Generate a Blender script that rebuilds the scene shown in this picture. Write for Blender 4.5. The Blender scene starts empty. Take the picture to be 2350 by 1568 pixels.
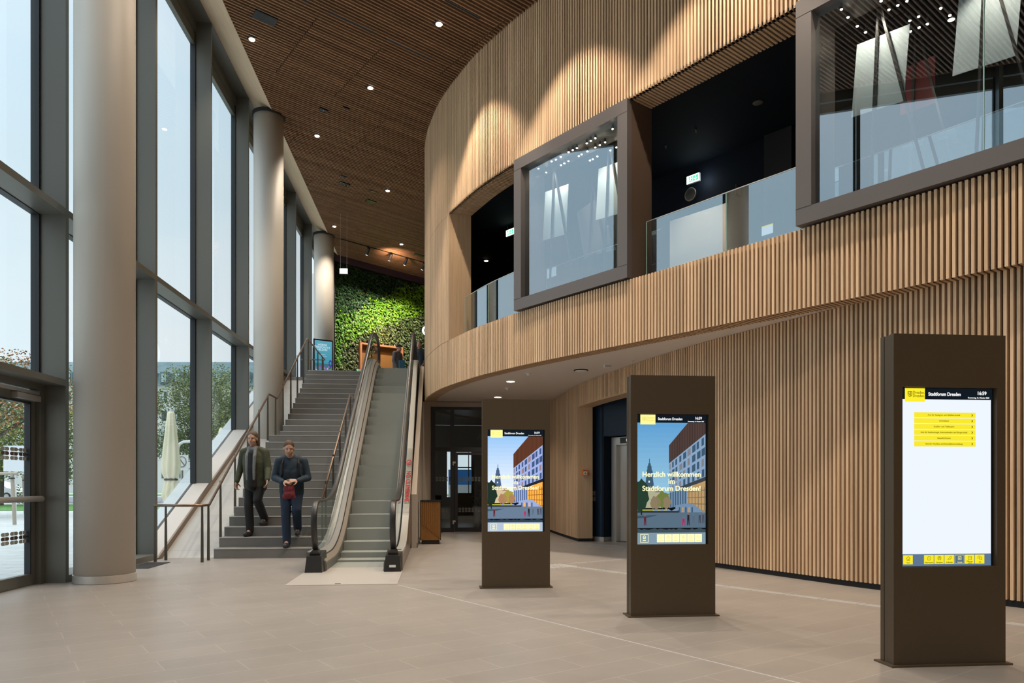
import bpy, math, random
from mathutils import Vector, Matrix
R = random.Random(7)
scene = bpy.context.scene
COL = scene.collection
rad = math.radians

# ------------------------------------------------------------------ camera
F = 1675.0
cam_d = bpy.data.cameras.new('camera')
cam = bpy.data.objects.new('camera', cam_d)
COL.objects.link(cam)
cam_d.sensor_width = 36.0
cam_d.sensor_fit = 'HORIZONTAL'
cam_d.lens = 36.0 * F / 2350.0
cam_d.shift_y = (1114.4 - 784.0) / 2350.0
cam_d.clip_start = 0.05
cam_d.clip_end = 600
YAW = math.atan(160.0 / F)
cam.location = (0, 0, 1.224)
cam.rotation_euler = (rad(90), 0, -YAW)
scene.camera = cam

# ------------------------------------------------------------------ colour management
scene.view_settings.view_transform = 'Standard'
scene.view_settings.look = 'None'
scene.view_settings.gamma = 1.0
scene.view_settings.use_curve_mapping = False
scene.view_settings.exposure = 0.68
try:
    scene.cycles.max_bounces = 8
    scene.cycles.diffuse_bounces = 4
    scene.cycles.glossy_bounces = 4
    scene.cycles.transparent_max_bounces = 16
    scene.cycles.transmission_bounces = 4
    scene.cycles.caustics_reflective = False
    scene.cycles.caustics_refractive = False
    scene.cycles.sample_clamp_indirect = 3.0
    scene.cycles.use_denoising = True
except Exception:
    pass

# ------------------------------------------------------------------ sky (bright, thinly clouded)
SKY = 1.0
world = bpy.data.worlds.new('overcast_sky')
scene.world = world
world.use_nodes = True
wn, wl = world.node_tree.nodes, world.node_tree.links
wn.clear()
wo = wn.new('ShaderNodeOutputWorld')
wb = wn.new('ShaderNodeBackground')
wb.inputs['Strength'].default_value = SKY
wt = wn.new('ShaderNodeTexCoord')
ws = wn.new('ShaderNodeSeparateXYZ')
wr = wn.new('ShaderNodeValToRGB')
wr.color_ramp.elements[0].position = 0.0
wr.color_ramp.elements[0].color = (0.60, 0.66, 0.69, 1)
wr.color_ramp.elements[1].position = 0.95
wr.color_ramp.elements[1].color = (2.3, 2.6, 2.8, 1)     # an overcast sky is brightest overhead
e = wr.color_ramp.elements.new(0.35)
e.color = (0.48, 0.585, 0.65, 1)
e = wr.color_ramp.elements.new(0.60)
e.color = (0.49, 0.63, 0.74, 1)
wnz = wn.new('ShaderNodeTexNoise')
wnz.inputs['Scale'].default_value = 2.2
wnz.inputs['Detail'].default_value = 5
wmap = wn.new('ShaderNodeMapping')
wmap.inputs['Scale'].default_value = (1, 1, 2.2)
wr2 = wn.new('ShaderNodeValToRGB')
wr2.color_ramp.elements[0].position = 0.42
wr2.color_ramp.elements[1].position = 0.72
wm = wn.new('ShaderNodeMixRGB')
wm.inputs['Color2'].default_value = (0.61, 0.65, 0.67, 1)
wm.blend_type = 'LIGHTEN'
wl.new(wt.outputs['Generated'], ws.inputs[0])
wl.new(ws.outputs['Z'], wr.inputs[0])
wl.new(wt.outputs['Generated'], wmap.inputs[0])
wl.new(wmap.outputs[0], wnz.inputs['Vector'])
wl.new(wnz.outputs['Fac'], wr2.inputs[0])
wl.new(wr2.outputs[0], wm.inputs['Fac'])
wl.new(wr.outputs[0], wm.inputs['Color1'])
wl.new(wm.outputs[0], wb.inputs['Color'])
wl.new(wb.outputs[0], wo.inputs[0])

# ------------------------------------------------------------------ light levels (fixtures below carry them)
P_HALL = 260.0      # each downlight in the hall ceiling, watts
P_SOFFIT = 70.0
P_WASH = 560.0      # the two downlights next to the wood wall
P_TRACK = 260.0

# ------------------------------------------------------------------ materials
def new_mat(name):
    m = bpy.data.materials.new(name)
    m.use_nodes = True
    nt = m.node_tree
    return m, nt.nodes, nt.links, nt.nodes['Principled BSDF']

def plain(name, col, rough=0.5, metal=0.0, spec=0.5, noise=0.0, nscale=8.0, bump=0.0):
    m, n, l, b = new_mat(name)
    b.inputs['Base Color'].default_value = (*col, 1)
    b.inputs['Roughness'].default_value = rough
    b.inputs['Metallic'].default_value = metal
    b.inputs['Specular IOR Level'].default_value = spec
    if noise > 0 or bump > 0:
        tc = n.new('ShaderNodeTexCoord')
        nz = n.new('ShaderNodeTexNoise')
        nz.inputs['Scale'].default_value = nscale
        nz.inputs['Detail'].default_value = 6
        l.new(tc.outputs['Object'], nz.inputs['Vector'])
        if noise > 0:
            mx = n.new('ShaderNodeMixRGB')
            mx.blend_type = 'MULTIPLY'
            mx.inputs['Fac'].default_value = 1.0
            rp = n.new('ShaderNodeValToRGB')
            rp.color_ramp.elements[0].position = 0.3
            rp.color_ramp.elements[1].position = 0.7
            rp.color_ramp.elements[0].color = (1 - noise, 1 - noise, 1 - noise, 1)
            rp.color_ramp.elements[1].color = (1, 1, 1, 1)
            mx.inputs['Color1'].default_value = (*col, 1)
            l.new(nz.outputs['Fac'], rp.inputs[0])
            l.new(rp.outputs[0], mx.inputs['Color2'])
            l.new(mx.outputs[0], b.inputs['Base Color'])
        if bump > 0:
            bp = n.new('ShaderNodeBump')
            bp.inputs['Strength'].default_value = bump
            l.new(nz.outputs['Fac'], bp.inputs['Height'])
            l.new(bp.outputs[0], b.inputs['Normal'])
    return m

EXPO = 0.63      # screens are set in display terms: divide out the exposure
def emit(name, col, strength=1.0):
    m = bpy.data.materials.new(name)
    m.use_nodes = True
    n, l = m.node_tree.nodes, m.node_tree.links
    n.clear()
    o = n.new('ShaderNodeOutputMaterial')
    s = n.new('ShaderNodeEmission')
    s.inputs['Color'].default_value = (*col, 1)
    s.inputs['Strength'].default_value = strength
    l.new(s.outputs[0], o.inputs[0])
    return m

def glass(name, tint=(0.9, 0.95, 0.94), refl=0.08, gcol=(0.9, 0.95, 1.0), fres=1.5):
    """thin clear pane: transmits straight through, mirrors with Fresnel plus a coating share"""
    m = bpy.data.materials.new(name)
    m.use_nodes = True
    n, l = m.node_tree.nodes, m.node_tree.links
    n.clear()
    o = n.new('ShaderNodeOutputMaterial')
    t = n.new('ShaderNodeBsdfTransparent')
    t.inputs[0].default_value = (*tint, 1)
    g = n.new('ShaderNodeBsdfGlossy')
    g.inputs['Roughness'].default_value = 0.0
    g.inputs['Color'].default_value = (*gcol, 1)
    f = n.new('ShaderNodeFresnel')
    f.inputs['IOR'].default_value = fres
    a = n.new('ShaderNodeMath')
    a.operation = 'ADD'
    a.use_clamp = True
    a.inputs[1].default_value = refl
    mx = n.new('ShaderNodeMixShader')
    l.new(f.outputs[0], a.inputs[0])
    l.new(a.outputs[0], mx.inputs[0])
    l.new(t.outputs[0], mx.inputs[1])
    l.new(g.outputs[0], mx.inputs[2])
    l.new(mx.outputs[0], o.inputs[0])
    return m

def wood(name, c1, c2, axis='Z', rough=0.55, island=0.35):
    m, n, l, b = new_mat(name)
    tc = n.new('ShaderNodeTexCoord')
    mp = n.new('ShaderNodeMapping')
    s = {'Z': (26, 26, 1.1), 'X': (1.1, 26, 26), 'Y': (26, 1.1, 26)}[axis]
    mp.inputs['Scale'].default_value = s
    ge = n.new('ShaderNodeNewGeometry')
    ad = n.new('ShaderNodeVectorMath')
    ad.operation = 'ADD'
    sc = n.new('ShaderNodeMath')
    sc.operation = 'MULTIPLY'
    sc.inputs[1].default_value = 37.0
    l.new(ge.outputs['Random Per Island'], sc.inputs[0])
    l.new(tc.outputs['Object'], mp.inputs[0])
    l.new(mp.outputs[0], ad.inputs[0])
    l.new(sc.outputs[0], ad.inputs[1])
    nz = n.new('ShaderNodeTexNoise')
    nz.inputs['Scale'].default_value = 1.0
    nz.inputs['Detail'].default_value = 5
    nz.inputs['Roughness'].default_value = 0.6
    l.new(ad.outputs[0], nz.inputs['Vector'])
    rp = n.new('ShaderNodeValToRGB')
    rp.color_ramp.elements[0].position = 0.32
    rp.color_ramp.elements[0].color = (*c2, 1)
    rp.color_ramp.elements[1].position = 0.62
    rp.color_ramp.elements[1].color = (*c1, 1)
    l.new(nz.outputs['Fac'], rp.inputs[0])
    hs = n.new('ShaderNodeHueSaturation')
    mr = n.new('ShaderNodeMapRange')
    mr.inputs['To Min'].default_value = 1.0 - island
    mr.inputs['To Max'].default_value = 1.0 + island * 0.35
    l.new(ge.outputs['Random Per Island'], mr.inputs['Value'])
    l.new(mr.outputs[0], hs.inputs['Value'])
    l.new(rp.outputs[0], hs.inputs['Color'])
    l.new(hs.outputs[0], b.inputs['Base Color'])
    b.inputs['Roughness'].default_value = rough
    b.inputs['Specular IOR Level'].default_value = 0.3
    return m

def tiles(name, c1, c2, cm, w, h, rot, mortar=0.006, rough=0.4, offset=0.5, scale_noise=1.5, spec=0.4):
    m, n, l, b = new_mat(name)
    tc = n.new('ShaderNodeTexCoord')
    mp = n.new('ShaderNodeMapping')
    mp.inputs['Rotation'].default_value = (0, 0, rot)
    br = n.new('ShaderNodeTexBrick')
    br.offset = offset
    br.inputs['Scale'].default_value = 1.0
    br.inputs['Brick Width'].default_value = w
    br.inputs['Row Height'].default_value = h
    br.inputs['Mortar Size'].default_value = mortar
    br.inputs['Mortar Smooth'].default_value = 0.2
    br.inputs['Color1'].default_value = (*c1, 1)
    br.inputs['Color2'].default_value = (*c2, 1)
    br.inputs['Mortar'].default_value = (*cm, 1)
    nz = n.new('ShaderNodeTexNoise')
    nz.inputs['Scale'].default_value = scale_noise
    nz.inputs['Detail'].default_value = 8
    nz.inputs['Roughness'].default_value = 0.65
    rp = n.new('ShaderNodeValToRGB')
    rp.color_ramp.elements[0].position = 0.3
    rp.color_ramp.elements[0].color = (0.86, 0.86, 0.86, 1)
    rp.color_ramp.elements[1].position = 0.7
    mx = n.new('ShaderNodeMixRGB')
    mx.blend_type = 'MULTIPLY'
    mx.inputs['Fac'].default_value = 1
    l.new(tc.outputs['Object'], mp.inputs[0])
    l.new(mp.outputs[0], br.inputs['Vector'])
    l.new(mp.outputs[0], nz.inputs['Vector'])
    l.new(nz.outputs['Fac'], rp.inputs[0])
    l.new(br.outputs['Color'], mx.inputs['Color1'])
    l.new(rp.outputs[0], mx.inputs['Color2'])
    l.new(mx.outputs[0], b.inputs['Base Color'])
    b.inputs['Roughness'].default_value = rough
    b.inputs['Specular IOR Level'].default_value = spec
    return m

M = {}
M['floor'] = tiles('floor_tiles', (0.325, 0.293, 0.268), (0.302, 0.272, 0.249), (0.40, 0.365, 0.335), 0.93, 0.31, rad(-30), mortar=0.005, rough=0.38)
M['slope'] = tiles('slope_stone', (0.43, 0.42, 0.40), (0.405, 0.395, 0.375), (0.31, 0.30, 0.285), 1.2, 0.62, 0, mortar=0.004, rough=0.5)
M['step'] = plain('stair_stone', (0.20, 0.195, 0.185), 0.5, noise=0.12, nscale=3)
M['nosing_lit'] = plain('stair_nosing_lit', (0.50, 0.48, 0.45), 0.5)  # step edge strip: sky light on the treads is put into its colour
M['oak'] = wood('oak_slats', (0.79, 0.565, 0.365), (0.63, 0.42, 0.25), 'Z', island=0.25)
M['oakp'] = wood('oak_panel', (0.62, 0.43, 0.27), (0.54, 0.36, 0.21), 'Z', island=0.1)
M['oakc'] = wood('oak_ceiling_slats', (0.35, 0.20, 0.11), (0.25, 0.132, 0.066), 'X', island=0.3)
M['oakf'] = wood('oak_fascia', (0.66, 0.49, 0.33), (0.60, 0.43, 0.28), 'Y', island=0.1)
M['black'] = plain('black_backing', (0.012, 0.011, 0.012), 0.8)
M['blackg'] = plain('black_gloss', (0.015, 0.015, 0.016), 0.25)
M['rubber'] = plain('black_rubber', (0.02, 0.018, 0.017), 0.35)
M['mull'] = plain('bronze_grey_metal', (0.15, 0.148, 0.13), 0.42, metal=0.25)
M['mulld'] = plain('gasket', (0.02, 0.024, 0.028), 0.5)
M['frame'] = plain('taupe_metal', (0.125, 0.108, 0.103), 0.45, metal=0.2)
M['framed'] = plain('brown_metal_panel', (0.10, 0.065, 0.045), 0.5)
M['kiosk'] = plain('brown_powder_coat', (0.100, 0.072, 0.044), 0.42, metal=0.3)
M['col'] = plain('column_render', (0.60, 0.56, 0.50), 0.6)
M['steel'] = plain('brushed_steel', (0.70, 0.67, 0.63), 0.38, metal=0.7)
M['plate'] = plain('ribbed_steel_plate', (0.60, 0.56, 0.52), 0.36, metal=0.35)
M['steel2'] = plain('satin_aluminium', (0.56, 0.54, 0.51), 0.4, metal=0.6)
M['tan'] = plain('champagne_metal', (0.50, 0.42, 0.34), 0.4, metal=0.5)
M['esc'] = plain('escalator_tread', (0.33, 0.345, 0.32), 0.5, metal=0.3)
M['bronze'] = plain('bronze_tube', (0.21, 0.14, 0.095), 0.32, metal=0.7)
M['post'] = plain('bronze_flat_bar', (0.10, 0.085, 0.062), 0.4, metal=0.5)
M['plaster'] = plain('light_plaster', (0.46, 0.40, 0.34), 0.8)
M['white'] = plain('white_paint', (0.50, 0.475, 0.45), 0.7)
M['soffit'] = plain('soffit_paint', (0.72, 0.65, 0.60), 0.8)
M['whitep'] = plain('white_plastic', (0.7, 0.7, 0.68), 0.5)
M['navy'] = plain('navy_paint', (0.010, 0.028, 0.060), 0.6)
M['navyd'] = plain('dark_navy_paint', (0.0035, 0.006, 0.012), 0.8, spec=0.2)
M['glass'] = glass('facade_glass', (0.95, 0.98, 0.98), 0.0)
M['glassb'] = glass('balustrade_glass', (0.82, 0.90, 0.91), 0.33, (0.80, 0.92, 1.0))
M['glassf'] = glass('showcase_glass', (0.82, 0.90, 0.93), 0.32, (0.78, 0.90, 1.0))
M['glasse'] = glass('escalator_glass', (0.90, 0.95, 0.92), 0.02)
M['glassi'] = glass('interior_door_glass', (0.62, 0.68, 0.70), 0.03)
M['gedge'] = plain('glass_edge', (0.30, 0.50, 0.44), 0.2)
M['stone_out'] = tiles('outside_stone', (0.72, 0.74, 0.72), (0.68, 0.70, 0.68), (0.5, 0.5, 0.5), 2.4, 1.2, 0, mortar=0.01, rough=0.6)
M['pave'] = tiles('paving', (0.60, 0.60, 0.57), (0.55, 0.55, 0.53), (0.36, 0.36, 0.34), 0.9, 0.45, rad(8), mortar=0.012, rough=0.8)
M['grass'] = plain('grass', (0.10, 0.27, 0.045), 0.9, noise=0.4, nscale=3)
M['asphalt'] = plain('asphalt', (0.20, 0.20, 0.21), 0.9)
M['lamp'] = emit('lamp_glow', (1.0, 0.86, 0.66), 14.0)
M['lampw'] = emit('lamp_glow_soft', (1.0, 0.9, 0.75), 5.0)

# ------------------------------------------------------------------ mesh builder
class MB:
    def __init__(s):
        s.v, s.f, s.m = [], [], []
    def add(s, vs, fs, mi=0):
        o = len(s.v)
        s.v += [tuple(v) for v in vs]
        s.f += [tuple(i + o for i in f) for f in fs]
        s.m += [mi] * len(fs)
        return s
    def box(s, a, b, mi=0):
        (x0, y0, z0), (x1, y1, z1) = a, b
        return s.hexa([(x0, y0), (x1, y0), (x1, y1), (x0, y1)], z0, z1, mi)
    def hexa(s, p, z0, z1, mi=0):
        """p: list of plan points, z0/z1 number or list per point"""
        n = len(p)
        a = z0 if isinstance(z0, (list, tuple)) else [z0] * n
        b = z1 if isinstance(z1, (list, tuple)) else [z1] * n
        vs = [(p[i][0], p[i][1], a[i]) for i in range(n)] + [(p[i][0], p[i][1], b[i]) for i in range(n)]
        area = sum(p[i][0] * p[(i + 1) % n][1] - p[(i + 1) % n][0] * p[i][1] for i in range(n))
        fs = [tuple(range(n))[::-1], tuple(range(n, 2 * n))] + [(i, (i + 1) % n, n + (i + 1) % n, n + i) for i in range(n)]
        if area < 0:
            fs = [f[::-1] for f in fs]
        return s.add(vs, fs, mi)
    def obox(s, c, d, lx, ly, z0, z1, mi=0):
        """box centred at plan point c, local x along unit d"""
        dx, dy = d
        px, py = -dy, dx
        P = [(c[0] + dx * a + px * b, c[1] + dy * a + py * b) for a, b in ((-lx / 2, -ly / 2), (lx / 2, -ly / 2), (lx / 2, ly / 2), (-lx / 2, ly / 2))]
        return s.hexa(P, z0, z1, mi)
    def bar(s, p, q, w, h, up=(0, 0, 1), mi=0, w2=None, h2=None):
        p, q, up = Vector(p), Vector(q), Vector(up)
        d = (q - p).normalized()
        x = d.cross(up)
        if x.length < 1e-5:
            x = Vector((1, 0, 0))
        x.normalize()
        z = x.cross(d).normalized()
        w2 = w if w2 is None else w2
        h2 = h if h2 is None else h2
        vs = []
        for c, a, b in ((p, w, h), (q, w2, h2)):
            for sx, sz in ((-1, -1), (1, -1), (1, 1), (-1, 1)):
                vs.append(c + x * sx * a / 2 + z * sz * b / 2)
        return s.add(vs, [(3, 2, 1, 0), (4, 5, 6, 7), (0, 1, 5, 4), (1, 2, 6, 5), (2, 3, 7, 6), (3, 0, 4, 7)], mi)
    def tube(s, path, r, n=10, mi=0, cap=True, closed=False):
        P = [Vector(p) for p in path]
        rs = r if isinstance(r, (list, tuple)) else [r] * len(P)
        o, k = [], len(P)
        u = None
        for i in range(k):
            a = P[i - 1] if i else P[i]
            b = P[i + 1] if i < k - 1 else P[i]
            t = (b - a).normalized()
            if u is None:
                u = t.orthogonal().normalized()
            else:
                u = (u - t * u.dot(t)).normalized()
            w = t.cross(u)
            for j in range(n):
                an = 2 * math.pi * j / n
                o.append(P[i] + (u * math.cos(an) + w * math.sin(an)) * rs[i])
        fs = []
        for i in range(k - 1):
            for j in range(n):
                fs.append((i * n + j, i * n + (j + 1) % n, (i + 1) * n + (j + 1) % n, (i + 1) * n + j))
        if cap:
            fs.append(tuple(range(n))[::-1])
            fs.append(tuple(range((k - 1) * n, k * n)))
        return s.add(o, fs, mi)
    def lathe(s, prof, c=(0, 0, 0), n=32, mi=0):
        vs, fs = [], []
        k = len(prof)
        for r, z in prof:
            for j in range(n):
                a = 2 * math.pi * j / n
                vs.append((c[0] + r * math.cos(a), c[1] + r * math.sin(a), c[2] + z))
        for i in range(k - 1):
            for j in range(n):
                fs.append((i * n + j, i * n + (j + 1) % n, (i + 1) * n + (j + 1) % n, (i + 1) * n + j))
        fs.append(tuple(range(n))[::-1])
        fs.append(tuple(range((k - 1) * n, k * n)))
        return s.add(vs, fs, mi)
    def ell(s, c, r, n=16, k=10, mi=0, rot=None):
        vs, fs = [], []
        for i in range(k + 1):
            th = math.pi * i / k
            for j in range(n):
                a = 2 * math.pi * j / n
                v = Vector((r[0] * math.sin(th) * math.cos(a), r[1] * math.sin(th) * math.sin(a), r[2] * math.cos(th)))
                if rot:
                    v = rot @ v
                vs.append((c[0] + v.x, c[1] + v.y, c[2] + v.z))
        for i in range(k):
            for j in range(n):
                fs.append((i * n + j, (i + 1) * n + j, (i + 1) * n + (j + 1) % n, i * n + (j + 1) % n))
        return s.add(vs, fs, mi)
    def quad(s, a, b, c, d, mi=0):
        return s.add([a, b, c, d], [(0, 1, 2, 3)], mi)
    def build(s, name, mats, parent=None, smooth=False, local=False, props=None, base=None):
        me = bpy.data.meshes.new(name)
        off = Vector((0, 0, 0))
        if base is not None:
            off = Vector(base)
        elif parent is not None and not local:
            q = parent
            while q:
                off = off + q.location
                q = q.parent
        me.from_pydata([tuple(Vector(v) - off) for v in s.v], [], s.f)
        mats = mats if isinstance(mats, (list, tuple)) else [mats]
        for mm in mats:
            me.materials.append(M[mm] if isinstance(mm, str) else mm)
        me.polygons.foreach_set('material_index', s.m)
        if smooth:
            me.polygons.foreach_set('use_smooth', [True] * len(me.polygons))
        me.update()
        o = bpy.data.objects.new(name, me)
        COL.objects.link(o)
        if base is not None:
            o.location = base
        if parent is not None:
            o.parent = parent
        if props:
            for k, v in props.items():
                o[k] = v
        return o

def tag(o, label=None, cat=None, group=None, kind=None):
    if label: o['label'] = label
    if cat: o['category'] = cat
    if group: o['group'] = group
    if kind: o['kind'] = kind
    return o

def thing(name, loc, label, cat, group=None, rz=0.0):
    o = bpy.data.objects.new(name, None)
    o.empty_display_size = 0.1
    COL.objects.link(o)
    o.location = loc
    o.rotation_euler = (0, 0, rz)
    return tag(o, label, cat, group)

def struct(name, loc=(0, 0, 0)):
    o = bpy.data.objects.new(name, None)
    o.empty_display_size = 0.1
    COL.objects.link(o)
    o.location = loc
    o['kind'] = 'structure'
    return o

def copy_tree(o, parent=None):
    c = o.copy()
    COL.objects.link(c)
    if parent is not None:
        c.parent = parent
    for ch in list(o.children):
        copy_tree(ch, c)
    return c

def text(name, body, size, mat, parent, loc, rot=(rad(90), 0, 0), align='CENTER', bold=0.0, extr=0.0006, sx=1.0):
    cu = bpy.data.curves.new(name, 'FONT')
    cu.body = body
    cu.size = size
    cu.align_x = align
    cu.align_y = 'CENTER'
    cu.extrude = extr
    cu.space_line = 0.85
    o = bpy.data.objects.new(name, cu)
    COL.objects.link(o)
    dg = bpy.context.evaluated_depsgraph_get()
    me = bpy.data.meshes.new_from_object(o.evaluated_get(dg))
    bpy.data.objects.remove(o)
    if bold > 0:        # heavier strokes: the outline laid down again, shifted by less than a stroke
        V0 = [v.co.copy() for v in me.vertices]; F0 = [tuple(p.vertices) for p in me.polygons]
        vs, fs = [], []
        for dx, dy in ((-1, 0), (1, 0), (0, -1), (0, 1), (0, 0)):
            o_ = len(vs)
            vs += [(v.x + dx * bold, v.y + dy * bold, v.z) for v in V0]; fs += [tuple(i + o_ for i in f_) for f_ in F0]
        bpy.data.meshes.remove(me)
        me = bpy.data.meshes.new(name); me.from_pydata(vs, [], fs)
    me.materials.clear()
    me.materials.append(M[mat] if isinstance(mat, str) else mat)
    t = bpy.data.objects.new(name, me)
    COL.objects.link(t)
    t.parent = parent
    t.location = loc
    t.rotation_euler = rot
    t.scale = (sx, 1, 1)
    return t

def lamp(name, kind, loc, power, parent=None, rot=(0, 0, 0), col=(1, 0.85, 0.68), size=0.1, spot=None, blend=0.5):
    d = bpy.data.lights.new(name, kind)
    d.energy = power
    d.color = col
    if kind == 'SPOT':
        d.spot_size = spot or rad(80)
        d.spot_blend = blend
        d.shadow_soft_size = size
    elif kind == 'AREA':
        d.shape = 'DISK'
        d.size = size
    else:
        d.shadow_soft_size = size
    o = bpy.data.objects.new(name, d)
    COL.objects.link(o)
    o.location = loc
    o.rotation_euler = rot
    if parent is not None:
        o.parent = parent
    return o

# ------------------------------------------------------------------ plan geometry
ZB, ZT, ZU = 3.40, 4.378, 7.143        # parapet foot, parapet top, head of the gallery opening
SOF = 3.41
Z1 = 4.4955                            # upper floor
XG, XF = -5.05, -4.70                  # facade glass plane, inner edge of its fins
FY0, FDY, FT = 9.64, 2.885, 0.08
U = Vector((0.866, 0.5)); V = Vector((-0.5, 0.866))   # slat and tile direction
def zceil(x): return 9.86 - 0.085 * (x - 0.3)

def cat(pts, per=12):
    P = [Vector(p) for p in pts]
    out = []
    for i in range(len(P) - 1):
        p0 = P[i - 1] if i else P[i] * 2 - P[i + 1]
        p1, p2 = P[i], P[i + 1]
        p3 = P[i + 2] if i + 2 < len(P) else P[i + 1] * 2 - P[i]
        for j in range(per):
            t = j / per
            out.append(0.5 * ((2 * p1) + (-p0 + p2) * t + (2 * p0 - 5 * p1 + 4 * p2 - p3) * t * t + (-p0 + 3 * p1 - 3 * p2 + p3) * t ** 3))
    out.append(P[-1])
    return out

def resample(pts, step):
    P = cat(pts)
    L = [0.0]
    for i in range(1, len(P)):
        L.append(L[-1] + (P[i] - P[i - 1]).length)
    out, s, i = [], 0.0, 0
    while s < L[-1]:
        while L[i + 1] < s:
            i += 1
        t = (s - L[i]) / (L[i + 1] - L[i])
        p = P[i].lerp(P[i + 1], t)
        d = (P[min(i + 2, len(P) - 1)] - P[max(i - 1, 0)]).normalized()
        out.append((p, d))
        s += step
    return out

UPPER = [(2.6, 24.6), (1.6, 24.1), (0.7, 23.4), (0.1, 22.5), (-0.27, 21.4), (-0.43, 20.3), (-0.46, 19.2), (-0.40, 18.3), (-0.29, 17.6),
         (-0.10, 16.72), (0.11, 16.03), (0.33, 15.43), (0.67, 14.58), (1.16, 13.62), (1.47, 13.08), (1.73, 12.66), (2.02, 12.2),
         (2.47, 11.52), (2.89, 10.88), (3.29, 10.28), (3.63, 9.75), (3.92, 9.31), (4.15, 8.97), (4.62, 8.24), (5.06, 7.57), (5.44, 6.96), (5.66, 6.6),
         (6.1, 5.8), (6.6, 4.8), (7.0, 3.6), (7.2, 2.0), (7.25, 0.0), (7.25, -3.5)]
LOWER = [(2.80, 19.12), (2.82, 18.2), (2.85, 17.2), (2.89, 16.3), (2.95, 15.5), (3.09, 14.5), (3.28, 13.6), (3.47, 12.65), (3.66, 11.9), (3.86, 11.2),
         (4.08, 10.5), (4.33, 9.85), (4.60, 9.15), (4.88, 8.45), (5.16, 7.88), (5.45, 7.27), (5.77, 6.68), (6.2, 5.85), (6.7, 4.85), (7.1, 3.6), (7.3, 2.0),
         (7.35, 0.0), (7.35, -3.5)]
PITCH = 0.06
up = resample(UPPER, PITCH)
lo = resample(LOWER, PITCH)
# travelling along the curve (towards the viewer) the hall lies on the right-hand side
def nout(d): return Vector((d.y, -d.x)) if True else None
def hallside(d):
    n = Vector((d.y, -d.x))
    return n
def curveX(y):
    best = 8.0
    for (p, d) in up:
        if abs(p.y - y) < 0.06 and p.x < best:
            best = p.x
    return best

def slat_wall(mb, pts, z0, z1, w=0.031, dep=0.062, front=0.0):
    for p, d in pts:
        n = hallside(d)
        a, b = p + n * front, p - n * (dep - front)
        mb.hexa([(a.x - d.x * w / 2, a.y - d.y * w / 2), (a.x + d.x * w / 2, a.y + d.y * w / 2),
                 (b.x + d.x * w / 2, b.y + d.y * w / 2), (b.x - d.x * w / 2, b.y - d.y * w / 2)], z0, z1)

def ribbon(mb, pts, off0, off1, z0, z1, mi=0):
    """solid strip following the curve between two offsets (positive: into the hall)"""
    o = []
    for p, d in pts:
        n = hallside(d)
        a, b = p + n * off0, p + n * off1
        o.append([(a.x, a.y, z0), (b.x, b.y, z0), (b.x, b.y, z1), (a.x, a.y, z1)])
    vs = [q for r in o for q in r]
    fs = []
    for i in range(len(o) - 1):
        for j in range(4):
            fs.append((i * 4 + j, i * 4 + (j + 1) % 4, i * 4 + 4 + (j + 1) % 4, i * 4 + 4 + j))
    fs.append((0, 1, 2, 3)); fs.append(tuple(len(vs) - 4 + k for k in (3, 2, 1, 0)))
    mb.add(vs, fs, mi)

def soffit_slats(mb, pts, depth, z, h=0.03, w=0.032, start=0.0):
    for p, d in pts:
        n = hallside(d)
        a, b = p - n * start, p - n * depth
        mb.hexa([(a.x - d.x * w / 2, a.y - d.y * w / 2), (a.x + d.x * w / 2, a.y + d.y * w / 2),
                 (b.x + d.x * w / 2, b.y + d.y * w / 2), (b.x - d.x * w / 2, b.y - d.y * w / 2)], z, z + h)

# ================================================================== STRUCTURE
# ---- floor
f = MB()
f.box((XG - 0.06, -6.0, -0.30), (9.0, 26.5, 0.0))
f.build('floor', 'floor', props={'kind': 'structure'})
# upper floor slab behind stair head and escalator head
f = MB()
f.hexa([(XG - 0.06, 22.5), (-3.80, 22.5), (-3.80, 21.45), (-1.97, 21.45), (-1.97, 22.75), (-0.60, 22.75), (-0.60, 20.9), (-0.40, 20.9), (2.6, 24.7), (2.6, 34.0), (XG - 0.06, 34.0)], Z1 - 0.42, Z1)
f.build('floor_upper', 'floor', props={'kind': 'structure'})

# ---- upper curved wall, parapet, lower curved wall
iJ = min(range(len(up)), key=lambda i: (up[i][0] - Vector((0.15, 15.93))).length)    # left jamb of the gallery opening
iE = min(range(len(up)), key=lambda i: (up[i][0] - Vector((6.9, 4.0))).length)       # where the opening ends, out of view
WB = struct('wall_right_parapet')
m = MB(); slat_wall(m, up, ZB, ZT); m.build('slats', 'oak', WB)
m = MB(); ribbon(m, up, -0.058, -0.085, ZB + 0.005, ZT - 0.01); m.build('backing', 'black', WB)
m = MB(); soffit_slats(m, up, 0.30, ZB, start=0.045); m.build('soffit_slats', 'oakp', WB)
m = MB(); ribbon(m, up, -0.05, -0.30, ZB + 0.03, ZB + 0.05); m.build('soffit_backing', 'black', WB)
WU = struct('wall_right_upper')
m = MB(); slat_wall(m, up, ZU, 10.3); m.build('slats', 'oak', WU)
m = MB(); ribbon(m, up, -0.058, -0.10, ZU + 0.005, 10.3); m.build('backing', 'black', WU)
m = MB(); slat_wall(m, up[:iJ], ZT + 0.012, ZU - 0.012); slat_wall(m, up[iE:], ZT + 0.012, ZU - 0.012); m.build('slats', 'oak', WU)
m = MB(); ribbon(m, up[:iJ], -0.058, -0.10, ZT, ZU); ribbon(m, up[iE:], -0.058, -0.10, ZT, ZU); m.build('backing', 'black', WU)
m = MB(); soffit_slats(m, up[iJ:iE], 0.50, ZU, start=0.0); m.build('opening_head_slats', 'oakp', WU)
m = MB(); ribbon(m, up[iJ:iE], -0.02, -0.52, ZU + 0.03, ZU + 0.06); m.build('opening_head_backing', 'black', WU)
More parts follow.
